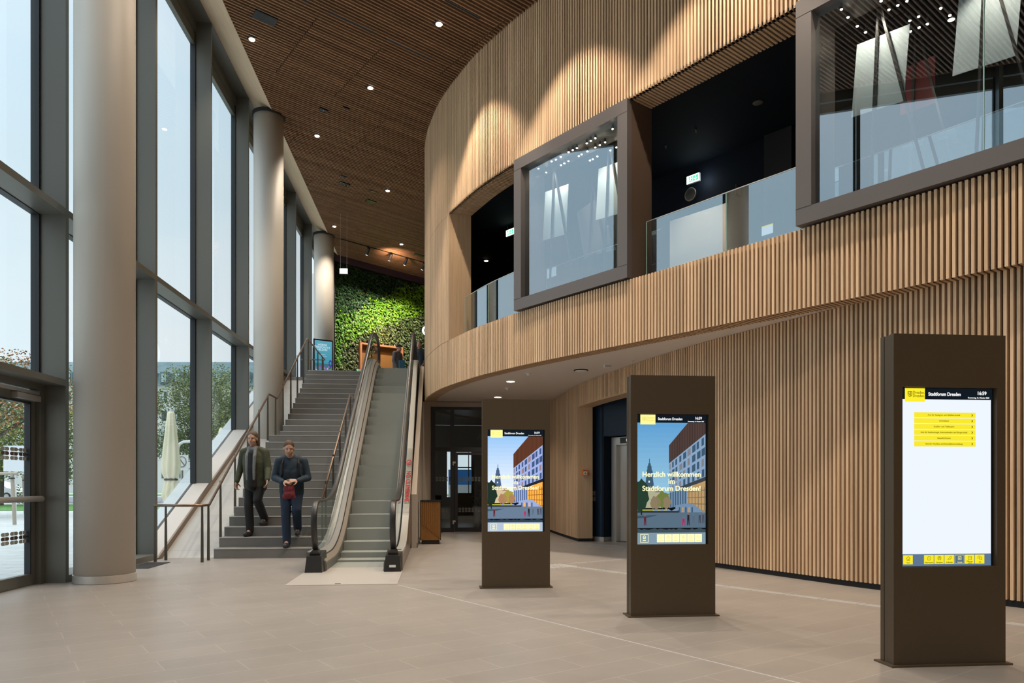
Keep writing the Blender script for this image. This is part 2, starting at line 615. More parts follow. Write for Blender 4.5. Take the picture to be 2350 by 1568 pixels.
m = MB(); m.hexa([(0.135, 15.93), (0.63, 16.06), (0.60, 16.16), (0.115, 16.02)], ZT, ZU); m.build('opening_jamb', 'oakp', WU)

iP0 = min(range(len(lo)), key=lambda i: (lo[i][0] - Vector((2.93, 15.70))).length)
iP1 = min(range(len(lo)), key=lambda i: abs(lo[i][0].y - 11.75))
ZH = 2.95
WL = struct('wall_right_lower')
m = MB(); slat_wall(m, lo[:iP0], 0.07, SOF); slat_wall(m, lo[iP1:], 0.07, SOF); slat_wall(m, lo[iP0:iP1], ZH, SOF); m.build('slats', 'oak', WL)
m = MB(); ribbon(m, lo[:iP0 + 1], -0.058, -0.10, 0.07, SOF); ribbon(m, lo[iP1:], -0.058, -0.10, 0.07, SOF); ribbon(m, lo[iP0:iP1 + 1], -0.058, -0.085, ZH, SOF); m.build('backing', 'black', WL)
m = MB(); ribbon(m, lo[:iP0 + 1], -0.03, -0.09, 0, 0.07); ribbon(m, lo[iP1:], -0.03, -0.09, 0, 0.07); m.build('plinth', 'black', WL)
m = MB(); m.hexa([(2.93, 15.69), (3.26, 15.665), (3.27, 15.76), (2.93, 15.78)], 0.07, ZH); m.build('portal_jamb', 'oakp', WL)
m = MB(); m.hexa([(2.95, 15.70), (3.25, 15.675), (3.26, 15.75), (2.95, 15.76)], 0.0, 0.07); m.build('portal_plinth', 'black', WL)
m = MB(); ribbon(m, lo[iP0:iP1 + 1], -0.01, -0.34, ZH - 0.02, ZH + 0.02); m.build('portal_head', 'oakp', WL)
q = lo[iP1][0]; m = MB(); m.hexa([(q.x, q.y), (q.x + 0.33, q.y + 0.1), (q.x + 0.33, q.y + 0.02), (q.x + 0.03, q.y - 0.07)], 0.0, ZH); m.build('portal_jamb', 'oakp', WL)

# soffit under the gallery: everything behind the parapet
m = MB()
pts = [(p - hallside(d) * 0.29) for p, d in up[30:-8:4]]
poly = [(p.x, p.y) for p in pts if p.y < 19.3] + [(7.6, -3.0), (8.9, -3.0), (8.9, 19.3)]
a = [(x, y) for x, y in poly]
m.hexa(a, SOF + 0.005, SOF + 0.16)
m.build('ceiling_lower', 'soffit', props={'kind': 'structure'})
# gallery floor
m = MB()
pts = [(p - hallside(d) * 0.09) for p, d in up[0:-8:4]]
m.hexa([(p.x, p.y) for p in pts] + [(8.9, -3.0), (8.9, 24.6)], ZT - 0.30, ZT - 0.02)
m.build('floor_gallery', 'plaster', props={'kind': 'structure'})
# gallery interior
m = MB()
m.hexa([(p.x, p.y) for p in pts] + [(8.9, -3.0), (8.9, 24.6)], 7.30, 7.4)
m.build('ceiling_gallery', 'navyd', props={'kind': 'structure'})
m = MB()
bw = [(8.6, -3.0), (8.6, 8.2), (6.0, 11.8), (5.0, 13.1), (3.6, 15.0), (3.4, 20.5), (2.8, 24.5)]
for i in range(len(bw) - 1):
    a_, b_ = Vector(bw[i]), Vector(bw[i + 1])
    d_ = (b_ - a_).normalized(); n_ = Vector((d_.y, -d_.x)) * 0.1
    m.hexa([tuple(a_), tuple(b_), tuple(b_ + n_), tuple(a_ + n_)], ZT - 0.02, 7.30)
m.build('wall_gallery_back', 'navyd', props={'kind': 'structure'})

# ---- hall ceiling
m = MB()
m.hexa([(-4.06, -6.0), (8.9, -6.0), (8.9, 34.0), (-4.06, 34.0)], [zceil(-4.06) + 0.07, zceil(8.9) + 0.07] + [zceil(8.9) + 0.07, zceil(-4.06) + 0.07], 10.9)
CE = m.build('ceiling', 'black', props={'kind': 'structure'})
m = MB()
SL_W, SL_H = 0.032, 0.058
def ceil_slat(mb, u0, u1, v):
    P = []
    for uu, vv in ((u0, v - SL_W / 2), (u1, v - SL_W / 2), (u1, v + SL_W / 2), (u0, v + SL_W / 2)):
        q = U * uu + V * vv
        P.append((q.x, q.y))
    z = [zceil(x) for x, y in P]
    mb.hexa(P, z, [k + SL_H for k in z])
v = 1.0
row = 0
while v < 27.2:
    u0 = (-4.07 + 0.5 * v) / 0.866
    u1 = u0
    while True:
        q = U * u1 + V * v
        if (q.y < 23 and q.x > curveX(q.y) + 0.04) or q.x > 7.2 or (q.y >= 23 and q.x > 2.5):
            break
        u1 += 0.06
    # panels 1.35 m wide, laid in a brick bond of 2.45 m
    cuts = []
    k = -20
    while k < 40:
        uj = 5.02 + k * 1.335
        lo_ = ((k * 0.55 + 0.86) % 1.0)
        if u0 < uj < u1 and ((v - (13.45 if k % 4 in (0, 1) else 15.9)) % 4.9) < 2.45:
            cuts.append(uj)
        k += 1
    s = u0
    for c in cuts + [u1]:
        e_ = c - 0.012 if c != u1 else u1
        if e_ - s > 0.03:
            ceil_slat(m, s, e_, v)
        s = c + 0.012
    v += 0.0905
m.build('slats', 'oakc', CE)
m = MB()
m.hexa([(XF - 0.03, -6), (-4.06, -6), (-4.06, 30), (XF - 0.03, 30)], [10.70, zceil(-4.06) - 0.005, zceil(-4.06) - 0.005, 10.70], [10.75, 10.5, 10.5, 10.75])
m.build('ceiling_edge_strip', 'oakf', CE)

# ---- outer shell (keeps the sky out where the building is solid)
m = MB()
m.box((8.9, -6.2, -0.3), (9.1, 34.2, 10.9))
m.build('wall_right_outer', 'plaster', props={'kind': 'structure'})
m = MB()
m.box((XG - 0.06, 34.0, Z1 - 0.4), (9.0, 34.2, 10.9))
m.build('wall_back_outer', 'plaster', props={'kind': 'structure'})

# ---- back wall of the lower hall with the glazed door
DY = 19.17
m = MB()
m.box((-0.60, DY, 0), (-0.295, DY + 0.2, SOF))
m.box((-0.295, DY, 3.28), (2.9, DY + 0.2, SOF))
m.box((2.30, DY, 0), (2.9, DY + 0.2, 3.28))
m.build('wall_back', 'plaster', props={'kind': 'structure'})
# side wall carrying the upper floor beside the escalator
m = MB()
pr = [(14.35, 0), (20.9, 0), (20.9, Z1), (20.2, Z1), (14.35, 1.05)]
vs = [(-0.60, y, z) for y, z in pr] + [(-0.50, y, z) for y, z in pr]
m.add(vs, [(0, 1, 2, 3, 4), (9, 8, 7, 6, 5)] + [((i + 1) % 5, i, 5 + i, 5 + (i + 1) % 5) for i in range(5)])
m.build('wall_escalator_side', 'plaster', props={'kind': 'structure'})
m = MB(); m.box((-0.50, 14.4, 0), (-0.485, DY, 0.09)); m.build('baseboard_back', 'mull', props={'kind': 'structure'})

# ---- alcove with the lift, behind the portal
m = MB()
A = Vector((3.26, 15.95)); D = Vector((0.556, -0.831)); Nn = Vector((D.y, -D.x)) * -1
def lp(t, o=0.0):
    q = A + D * t + Vector((0.831, 0.556)) * o
    return (q.x, q.y)
m.hexa([lp(0.0), lp(0.42), lp(0.42, 0.15), lp(0.0, 0.15)], 0.10, SOF)
m.hexa([lp(0.42), lp(1.95), lp(1.95, 0.45), lp(0.42, 0.45)], 2.29, SOF)
m.hexa([lp(1.95), lp(5.4), lp(5.4, 0.15), lp(1.95, 0.15)], 0.0, SOF)
m.hexa([lp(0.36), lp(0.42), lp(0.42, 0.62), lp(0.36, 0.62)], 0.10, SOF)
m.hexa([(3.26, 15.93), (3.26, 15.78), (3.20, 15.78), (3.20, 16.05)], 0, SOF)
m.build('wall_lift_alcove', 'navy', props={'kind': 'structure'})
m = MB(); m.hexa([lp(-0.02, -0.012), lp(0.43, -0.012), lp(0.43, 0.3), lp(-0.02, 0.15)], 0, 0.10); m.build('baseboard_alcove', 'white', props={'kind': 'structure'})
LD = struct('door_1', (*lp(1.0, 0.35), 0))
m = MB()
m.hexa([lp(0.46, 0.20), lp(0.60, 0.20), lp(0.60, 0.45), lp(0.46, 0.45)], 0, 2.27)
m.hexa([lp(0.60, 0.20), lp(1.95, 0.20), lp(1.95, 0.45), lp(0.60, 0.45)], 2.10, 2.27)
m.build('lift_frame', 'steel', LD)
m = MB(); m.hexa([lp(0.60, 0.30), lp(1.27, 0.30), lp(1.27, 0.33), lp(0.60, 0.33)], 0.01, 2.10); m.build('door_leaf', 'steel', LD)
m = MB(); m.hexa([lp(1.28, 0.30), lp(1.95, 0.30), lp(1.95, 0.33), lp(1.28, 0.33)], 0.01, 2.10); m.build('door_leaf', 'steel', LD)
m = MB(); m.hexa([lp(0.72, 0.19), lp(1.0, 0.19), lp(1.0, 0.20), lp(0.72, 0.20)], 2.13, 2.25); ind = m.build('floor_indicator', 'blackg', LD)

# ================================================================== FACADE
def zs(y): return min(Z1, max(0.0, 0.454 * (y - 12.6)))
def yzprism(mb, poly, x0, x1, mi=0):
    n = len(poly)
    vs = [(x0, y, z) for y, z in poly] + [(x1, y, z) for y, z in poly]
    area = sum(poly[i][0] * poly[(i + 1) % n][1] - poly[(i + 1) % n][0] * poly[i][1] for i in range(n))
    fs = [tuple(range(n))[::-1], tuple(range(n, 2 * n))] + [(i, (i + 1) % n, n + (i + 1) % n, n + i) for i in range(n)]
    if (area < 0) != (x1 < x0):
        fs = [q[::-1] for q in fs]
    mb.add(vs, fs, mi)

ZG = 10.20
for wi, k in enumerate(range(-5, 7)):
    y0 = FY0 + FDY * k
    y1 = y0 + FDY
    W = struct('window_%d' % (wi + 1), (XG, y0, 0))
    zb = zs(y0)
    m = MB(); m.box((XG + 0.05, y0, zb - 0.02), (XF, y0 + FT, 10.68)); m.build('mullion', 'mull', W)
    m = MB()
    m.box((XG - 0.05, y0 - 0.03, zb), (XG + 0.05, y0 + FT + 0.03, 10.68))
    m.build('gasket', 'mulld', W)
    a, b = y0 + FT, y1
    # head
    m = MB(); m.box((XG - 0.06, a, 10.67), (XF, b, 10.90)); m.build('head_beam', 'mull', W)
    m = MB(); m.box((XG - 0.05, a, ZG), (XG + 0.04, b, 10.42)); m.box((XG - 0.05, a, 10.45), (XG + 0.06, b, 10.67)); m.build('head_frame', 'mull', W)
    if y1 < 24.2:
        m = MB(); m.box((XG + 0.05, a, 4.61), (XF, b, 4.70)); m.build('transom', 'mull', W)
        m = MB(); m.box((XG - 0.05, a, 4.60), (XG + 0.05, b, 4.71)); m.build('transom_gasket', 'mulld', W)
    lowz = 2.55 if k < 0 else None
    za, zc_ = (2.55, 2.55) if k < 0 else (max(zs(a), 0.08), max(zs(b), 0.08))
    m = MB()
    if y1 < 24.2:
        m.quad((XG, a, 4.70), (XG, b, 4.70), (XG, b, ZG), (XG, a, ZG))
        ym = a
        pl = [(XG, a, za), (XG, b, zc_), (XG, b, 4.61), (XG, a, 4.61)]
        if a < 12.6 < b:
            pl = [(XG, a, 0.08), (XG, 12.7, 0.08), (XG, b, zc_), (XG, b, 4.61), (XG, a, 4.61)]
        m.add(pl, [tuple(range(len(pl)))])
    else:
        m.quad((XG, a, max(za, 4.5)), (XG, b, 4.5), (XG, b, ZG), (XG, a, ZG))
    m.build('glass_pane', 'glass', W)
    # foot
    if k < 0:
        m = MB(); m.box((XG + 0.05, a, 2.47), (XF, b, 2.55)); m.build('door_transom', 'mull', W)
    elif y0 < 12.0:
        m = MB(); m.box((XG - 0.05, a, 0), (XF, b, 0.09)); m.build('sill', 'mull', W)
# sloping sill along the stairs
m = MB()
yzprism(m, [(12.62, 0.0), (22.5, Z1 - 0.005), (22.5, Z1 - 0.4), (13.4, 0.0)], XG + 0.001, XF - 0.02)
m.build('trim_1', 'white', props={'kind': 'structure'})
m = MB()
yzprism(m, [(12.58, 0.012), (22.45, Z1 + 0.01), (22.45, Z1 - 0.11), (12.9, 0.0)], XF - 0.02, XF + 0.012)
m.build('trim_2', 'bronze', props={'kind': 'structure'})
m = MB()
yzprism(m, [(12.80, 0.0), (22.5, Z1 - 0.10), (22.5, Z1 - 0.5), (13.8, 0.0)], XF + 0.012, -3.801)
m.build('floor_sloped', 'slope', props={'kind': 'structure'})
# stone slope outside the glass
m = MB()
yzprism(m, [(12.62, 0.0), (22.5, Z1), (31.0, Z1), (31.0, -0.1), (12.62, -0.1)], -5.33, XG - 0.052)
m.build('wall_outside_slope', 'stone_out', props={'kind': 'structure'})

# ---- entrance doors in the bays nearest the viewer
for di, k in enumerate((-1, -2)):
    y0 = FY0 + FDY * k + FT
    y1 = FY0 + FDY * (k + 1)
    DO = struct('door_%d' % (di + 2), (XG, y0, 0))
    x0, x1 = XG - 0.03, XG + 0.04
    m = MB()
    m.box((x0, y1 - 0.09, 0), (XG + 0.10, y1, 2.47)); m.box((x0, y0, 0), (XG + 0.10, y0 + 0.09, 2.47)); m.box((x0, y0 + 0.09, 2.40), (XG + 0.10, y1 - 0.09, 2.47))
    m.build('door_frame', 'mull', DO)
    lf = MB()
    a, b = y0 + 0.10, y1 - 0.10
    lf.box((x0, a, 0.01), (x1, a + 0.10, 2.38)); lf.box((x0, b - 0.10, 0.01), (x1, b, 2.38))
    lf.box((x0, a + 0.10, 0.01), (x1, b - 0.10, 0.14)); lf.box((x0, a + 0.10, 2.24), (x1, b - 0.10, 2.38))
    lf = lf.build('door_leaf', 'mull', DO)
    m = MB(); m.box((x0 + 0.01, b - 0.125, 0.14), (x1 + 0.008, b - 0.10, 2.24)); m.box((x0 + 0.01, a + 0.10, 2.215), (x1 + 0.008, b - 0.10, 2.24)); m.build('gasket', 'mulld', lf)
    m = MB(); m.quad((XG, a + 0.10, 0.14), (XG, b - 0.10, 0.14), (XG, b - 0.10, 2.24), (XG, a + 0.10, 2.24)); m.build('glass_pane', 'glass', lf)
    # push bar
    m = MB(); m.tube([(XG + 0.05, b - 0.03, 1.06), (XG + 0.13, b - 0.03, 1.06), (XG + 0.15, b - 0.06, 1.06), (XG + 0.15, a + 0.1, 1.06)], 0.035, 12)
    m.build('push_bar', 'steel2', lf, smooth=True)
    if di == 0:
        m = MB(); m.box((XG + 0.04, a + 0.2, 2.335), (XG + 0.09, b + 0.05, 2.375)); m.build('closer_rail', 'steel2', lf)
        m = MB(); m.box((XG + 0.04, b - 0.50, 2.255), (XG + 0.11, b, 2.325)); m.build('door_closer', 'steel2', lf)
    # etched markers
    for zz in (1.60, 0.60):
        for r_, mt in ((-1, 'etch'), (0, 'etchd'), (1, 'etch')):
            hx = MB()
            y = b - 0.125
            j = 0
            while y > a + 0.2:
                w = 0.075
                tip = 0.02
                P = [(y, -0.022), (y, 0.022), (y - w + tip, 0.022), (y - w, 0.008), (y - w, -0.008), (y - w + tip, -0.022)] if j % 2 else \
                    [(y - w, -0.022), (y - w, 0.022), (y - tip, 0.022), (y, 0.008), (y, -0.008), (y - tip, -0.022)]
                z0 = zz + r_ * 0.052
                yzprism(hx, [(q, z0 + t) for q, t in P], XG + 0.004, XG + 0.006)
                y -= w + (0.008 if j % 2 == 0 else 0.02)
                j += 1
            if mt not in M:
                M['etch'] = plain('etched_marker_grey', (0.36, 0.37, 0.34), 0.7)
                M['etchd'] = plain('etched_marker_brown', (0.10, 0.065, 0.05), 0.7)
            hx.build('etched_marker', mt, lf)
# wall behind the viewer
m = MB(); m.box((XG - 0.06, -6.2, 0), (9.0, -6.0, 10.9)); m.build('wall_behind', 'plaster', props={'kind': 'structure'})

# ================================================================== COLUMNS
for i, (x, y) in enumerate(((-4.29, 9.78), (-4.22, 18.30), (-4.25, 26.85))):
    zb = 0.0 if i < 2 else Z1
    ht = zceil(x) - zb
    lab = ['thick white round column on a steel ring beside the glass entrance door',
           'white round column rising beside the landing of the grey stairs',
           'farthest white round column, behind the lit advertising screen by the green wall'][i]
    c = thing('column', (x, y, zb), lab, 'column', 'round columns along the glass front')
    m = MB(); m.lathe([(0.35, 0.001), (0.35, ht - 0.02)], n=64); sh = m.build('shaft', 'col', c, smooth=False, local=True)
    for p in sh.data.polygons:
        p.use_smooth = len(p.vertices) == 4
    if i == 0:
        m = MB(); m.lathe([(0.355, 0.0), (0.364, 0.004), (0.364, 0.10), (0.355, 0.102)], n=64); m.build('base_ring', 'steel', c, local=True, smooth=False)
    m = MB(); m.lathe([(0.352, ht - 0.045), (0.385, ht - 0.04), (0.385, ht + 0.03), (0.36, ht + 0.035)], n=48); m.build('collar', 'black', c, local=True)

# ================================================================== STAIRS
RS, TR = 0.1665, 0.2983
SX0, SX1 = -3.80, -1.98
ST = thing('staircase', (-2.9, 12.61, 0), 'grey stone staircase of two flights climbing beside the escalator', 'stairs')
def step_y(k): return 12.61 + (k - 1) * TR if k <= 14 else 17.61 + (k - 15) * TR
for k in range(1, 28):
    y = step_y(k)
    y2 = 17.61 + 0.02 if k == 14 else y + TR + 0.02
    if k == 27: y2 = 21.45
    m = MB()
    m.box((SX0, y, max(0.0, RS * k - 0.7)), (SX1, y2, RS * k))
    m.box((SX0 - 0.001, y - 0.004, RS * k - 0.012), (SX1 + 0.001, y + 0.03, RS * k + 0.002), 1)
    m.build('landing' if k == 14 else 'step', ['step', 'nosing_lit'], ST)

def rail(path, posts, r=0.021):
    m = MB(); m.tube([Vector(p) for p in path], r, 12); H = m.build('handrail', 'bronze', ST, smooth=True)
    for (x, y, z0, z1, tx) in posts:
        m = MB(); m.bar((x, y, z0), (x, y, z1), 0.045, 0.014, up=(0, 1, 0), w2=0.030, h2=0.014); m.build('post', 'post', H)
    return H
def rz(y):
    if y < 12.33: return 0.905
    if y < 16.46: return 0.905 + (y - 12.33) * 0.563
    if y < 17.24: return 3.23
    return min(5.36, 3.23 + (y - 17.24) * 0.566)
def sz(y):
    k = max([k for k in range(0, 28) if k == 0 or step_y(k) <= y])
    return RS * k
ys = (13.06, 13.95, 14.84, 15.73, 16.5, 17.25, 18.05, 18.95, 19.8, 20.65)
X = -3.80
rail([(-4.58, 12.14, 0.905), (-3.80, 12.0, 0.905), (X + 0.01, 12.33, 0.905), (X + 0.01, 16.46, 3.23), (X + 0.01, 17.24, 3.23), (X + 0.01, 21.02, 5.36), (X - 0.05, 24.5, 5.36), (-4.62, 24.5, 5.36)],
     [(-4.565, 12.15, 0, 0.89, 0), (-4.50, 12.42, 0, 0.905, 0), (-3.80, 12.02, 0, 0.89, 0), (-3.80, 12.33, 0, 0.89, 0)] +
     [(X - 0.022, y, sz(y) - 0.12, rz(y) - 0.01, 0) for y in ys] +
     [(X - 0.01, 21.3, Z1, 5.35, 0), (X - 0.03, 22.2, Z1 - 0.15, 5.35, 0), (X - 0.04, 23.1, Z1, 5.35, 0), (X - 0.05, 24.0, Z1, 5.35, 0), (-4.3, 24.5, Z1, 5.35, 0), (-3.9, 24.5, Z1, 5.35, 0)])
X = -2.035
rail([(X, 12.66, 0.99), (X, 16.46, 3.23), (X, 17.24, 3.23), (X, 21.02, 5.36), (X, 21.9, 5.36)],
     [(X, y, sz(y), rz(y) - 0.01, 0) for y in ys] + [(X, 12.70, RS, 1.0, 0), (X, 21.4, Z1 - 0.01, 5.35, 0)])

# ================================================================== ESCALATOR
ES = thing('escalator', (-1.231, 9.11, 0), 'narrow escalator with glass sides and black handrails, right of the stairs', 'escalator', rz=0.0094)
EI, ET = 3.29, 3.29 + Z1 / 0.57735
def zt(y):
    r = 0.85
    def corner(t):      # smooth start of a slope at t = 0
        if t < -r: return 0.0
        if t > r: return t * 0.57735
        return 0.57735 * (t + r) ** 2 / (4 * r)
    return corner(y - EI) - corner(y - ET)
YS = [1.55 + i * 0.15 for i in range(int((13.0 - 1.55) / 0.15) + 1)] + [13.0]
def sweep(mb, prof, ys, side, zfun=zt, mi=0):
    n = len(prof)
    vs = [(side * x, y, zfun(y) + z) for y in ys for x, z in prof]
    fs = []
    for i in range(len(ys) - 1):
        for j in range(n):
            q = (i * n + j, i * n + (j + 1) % n, (i + 1) * n + (j + 1) % n, (i + 1) * n + j)
            fs.append(q)
    fs += [tuple(range(n)), tuple(range((len(ys) - 1) * n, len(ys) * n))[::-1]]
    mb.add(vs, fs, mi)
y = 1.86
j = 0
while y < 12.3:
    zc_ = zt(y + 0.2)
    m = MB(); m.box((-0.40, y, zc_ - 0.30), (0.40, y + 0.405, zc_ + 0.006))
    m.build('step', 'esc', ES, local=True)
    y += 0.405
m = MB(); m.box((-0.68, 0.0, -0.01), (0.68, 1.38, 0.008)); m.box((-0.40, 1.38, -0.01), (0.40, 1.88, 0.008))
m.build('landing_plate', 'plate', ES, local=True)
m = MB(); m.box((-0.09, 0.06, 0.008), (-0.02, 0.10, 0.010)); m.build('plate_mark', 'black', ES, local=True)
m = MB(); m.box((-0.66, 12.25, Z1 - 0.02), (0.66, 13.65, Z1 + 0.004)); m.build('landing_plate', 'plate', ES, local=True)
for sd in (-1, 1):
    m = MB(); sweep(m, [(0.475, 0.225), (0.545, 0.285), (0.545, 0.20), (0.475, 0.15)], YS, sd); m.build('inner_deck', 'steel2', ES, local=True)
    m = MB(); sweep(m, [(0.462, 0.20), (0.476, 0.215), (0.476, 0.1), (0.462, 0.1)], YS, sd); m.build('groove', 'black', ES, local=True)
    m = MB(); sweep(m, [(0.410, 0.13), (0.462, 0.205), (0.462, 0.05), (0.410, 0.05)], YS, sd); m.build('skirt_cap', 'tan', ES, local=True)
    m = MB(); sweep(m, [(0.402, 0.10), (0.412, 0.125), (0.412, -0.28), (0.402, -0.28)], YS, sd); m.build('skirt', 'mull', ES, local=True)
    m = MB(); sweep(m, [(0.560, 0.275), (0.675, 0.275), (0.675, 0.22), (0.560, 0.22)], YS, sd); m.build('outer_deck', 'steel2', ES, local=True)
    m = MB()
    n = len(YS)
    vs = []
    for y in YS:
        zl = max(0.0, zt(y) - 0.95)
        vs += [(sd * 0.66, y, zl), (sd * 0.672, y, zl), (sd * 0.672, y, zt(y) + 0.225), (sd * 0.66, y, zt(y) + 0.225)]
    fs = []
    for i in range(n - 1):
        for q in range(4):
            fs.append((i * 4 + q, i * 4 + (q + 1) % 4, i * 4 + 4 + (q + 1) % 4, i * 4 + 4 + q))
    m.add(vs, fs); m.build('side_cladding', 'clad' if 'clad' in M else M.setdefault('clad', plain('brown_gloss_cladding', (0.17, 0.115, 0.08), 0.22, metal=0.4)), ES, local=True)
    # front end plates of the decks
    m = MB(); m.hexa([(sd * 0.41, 1.50), (sd * 0.675, 1.50), (sd * 0.675, 1.56), (sd * 0.41, 1.56)], 0.0, [0.14, 0.275, 0.275, 0.14]); m.build('deck_end', 'mull', ES, local=True)
    # handrail
    hp = [(1.86, 0.16), (1.62, 0.22), (1.45, 0.34), (1.35, 0.52), (1.315, 0.70), (1.35, 0.86), (1.46, 0.96), (1.62, 0.995), (1.85, 1.0), (2.2, 1.0)]
    y = 2.5
    while y < 12.2:
        hp.append((y, zt(y) + 1.0)); y += 0.2
    hp += [(12.5, Z1 + 1.0), (12.85, Z1 + 0.985), (13.08, Z1 + 0.90), (13.2, Z1 + 0.72), (13.2, Z1 + 0.5), (13.1, Z1 + 0.34), (12.9, Z1 + 0.24)]
    m = MB()
    vs, fs = [], []
    w, h = 0.042, 0.016
    for i, (y, z) in enumerate(hp):
        a = Vector(hp[max(i - 1, 0)]); b = Vector(hp[min(i + 1, len(hp) - 1)])
        t = (b - a).normalized(); nn = Vector((-t.y, t.x))
        for ax, an in ((-w, -h * .5), (-w, h * .5), (-w * .6, h), (w * .6, h), (w, h * .5), (w, -h * .5), (w * .6, -h), (-w * .6, -h)):
            q = Vector((y, z)) + nn * an * (-1 if False else 1)
            vs.append((sd * 0.545 + ax, q.x, q.y))
    for i in range(len(hp) - 1):
        for q in range(8):
            fs.append((i * 8 + q, i * 8 + (q + 1) % 8, i * 8 + 8 + (q + 1) % 8, i * 8 + 8 + q))
    m.add(vs, fs); m.build('handrail_belt', 'rubber', ES, local=True, smooth=True)
    # glass
    m = MB()
    top = [(1.40, 0.56), (1.36, 0.70), (1.39, 0.83), (1.48, 0.93), (1.62, 0.965), (2.2, 0.97)]
    vs = []
    gy = [1.42, 1.46, 1.52, 1.62, 1.85] + [2.2 + i * 0.2 for i in range(50)] + [12.3, 12.6, 12.85, 13.0, 13.08]
    def gtop(y):
        if y < 1.85: return 0.97 - 0.36 * max(0.0, (1.75 - y) / 0.40) ** 2.2
        if y > 12.5: return Z1 + 0.97 - 0.40 * max(0.0, (y - 12.6) / 0.52) ** 2.2
        return zt(y) + 0.97
    for y in gy:
        z0 = zt(y) + 0.24
        vs += [(sd * 0.545, y, z0), (sd * 0.545, y, gtop(y))]
    fs = [(2 * i, 2 * i + 2, 2 * i + 3, 2 * i + 1) for i in range(len(gy) - 1)]
    m.add(vs, fs); m.build('glass_panel', 'glasse', ES, local=True)
    # black handrail inlet at the foot
    m = MB()
    c = sd * 0.545
    m.add([(c - 0.12, 1.27, 0), (c + 0.12, 1.27, 0), (c + 0.12, 1.80, 0), (c - 0.12, 1.80, 0),
           (c - 0.10, 1.33, 0.23), (c + 0.10, 1.33, 0.23), (c + 0.10, 1.80, 0.28), (c - 0.10, 1.80, 0.28)],
          [(3, 2, 1, 0), (4, 5, 6, 7), (0, 1, 5, 4), (1, 2, 6, 5), (2, 3, 7, 6), (3, 0, 4, 7)])
    nb = m.build('handrail_inlet', 'rubber', ES, local=True)
    m = MB(); m.tube([(c, 1.40, 0.24), (c, 1.56, 0.27)], [0.075, 0.062], 14); m.build('inlet_collar', 'blackg', nb, local=True)
    if sd > 0:
        m = MB(); m.box((c - 0.045, 1.268, 0.07), (c + 0.045, 1.272, 0.105)); m.build('rating_label', 'whitep', nb, local=True)
# anti-climb guard with its printed warning
M['red'] = emit('red_print', (0.70, 0.05, 0.05), 0.6)
M['acryl'] = glass('acrylic', (0.92, 0.93, 0.93), 0.02)
M['redp'] = plain('red_print', (0.62, 0.03, 0.03), 0.5)
ang = math.atan(0.57735)
def dk(y): return zt(y) + 0.315
m = MB(); m.add([(0.558, 4.0, dk(4.0)), (0.69, 4.0, dk(4.0)), (0.69, 6.2, dk(6.2)), (0.558, 6.2, dk(6.2))], [(0, 1, 2, 3)])
GU = m.build('climb_guard', 'acryl', ES, local=True)
tx = text('warning_print', 'NO CLIMBING', 0.125, 'redp', GU, (0, 0, 0), align='CENTER', bold=0.003)
ca_, sa_ = math.cos(ang), math.sin(ang)
RM = Matrix(((0, 1, 0, 0.622), (-ca_, 0, -sa_, 4.85), (-sa_, 0, ca_, dk(4.85) + 0.004), (0, 0, 0, 1)))
tx.matrix_local = RM @ Matrix.Diagonal((1.45, 1, 1, 1))
m = MB()
ring = [(0.622 + 0.048 * math.cos(t * math.pi / 12), 5.66 + 0.085 * math.sin(t * math.pi / 12), dk(5.66 + 0.085 * math.sin(t * math.pi / 12)) + 0.004) for t in range(25)]
m.tube(ring, 0.008, 6, cap=False); m.bar((0.59, 5.60, dk(5.60) + 0.004), (0.655, 5.72, dk(5.72) + 0.004), 0.014, 0.008)
m.build('warning_symbol', 'redp', GU, local=True)

# ================================================================== GALLERY SHOWCASES AND BALUSTRADES
FD = Vector((0.548, -0.836)); FN = Vector((0.836, 0.548)); FRZ = math.atan2(-0.836, 0.548)
def showcase(p, L, label):
    T = thing('showcase_frame', (p[0], p[1], 4.40), label, 'window frame', 'framed showcases in the gallery opening', FRZ)
    H, b, dp = 2.74, 0.20, 0.50
    y0 = -0.07
    m = MB()
    m.box((0, y0, 0), (b, dp, H)); m.box((L - b, y0, 0), (L, y0 + 0.10, H)); m.box((b, y0, 0), (L - b, dp, b)); m.box((b, y0, H - b), (L - b, dp, H))
    m.build('frame', 'frame', T, local=True)
    m = MB(); m.box((L - 0.09, y0 + 0.101, 0.0), (L - 0.001, dp, H - 0.001)); m.box((L - b, y0 + 0.10, 0.01), (L - 0.09, dp, H - 0.01)); m.build('side_panel', 'framed', T, local=True)
    for z in (b, H - b):
        for xa in (0.0, L - b):
            m = MB(); m.box((xa, y0 - 0.002, z - 0.002), (xa + b, y0 + 0.0005, z + 0.002)); m.build('joint_line', 'black', T, local=True)
    m = MB(); m.quad((b, 0.03, b), (L - b, 0.03, b), (L - b, 0.03, H - b), (b, 0.03, H - b)); m.build('glass_pane', 'glassf', T, local=True)
    if L > 3:
        m = MB(); m.box((2.0, 0.026, b), (2.012, 0.034, H - b)); m.build('glass_joint', 'gedge', T, local=True)
    return T
showcase((1.355, 13.26), 2.754, 'smaller taupe-framed glass showcase set in the curved slatted wall')
showcase((4.366, 8.604), 4.25, 'larger taupe-framed glass showcase cut off by the right edge of view')

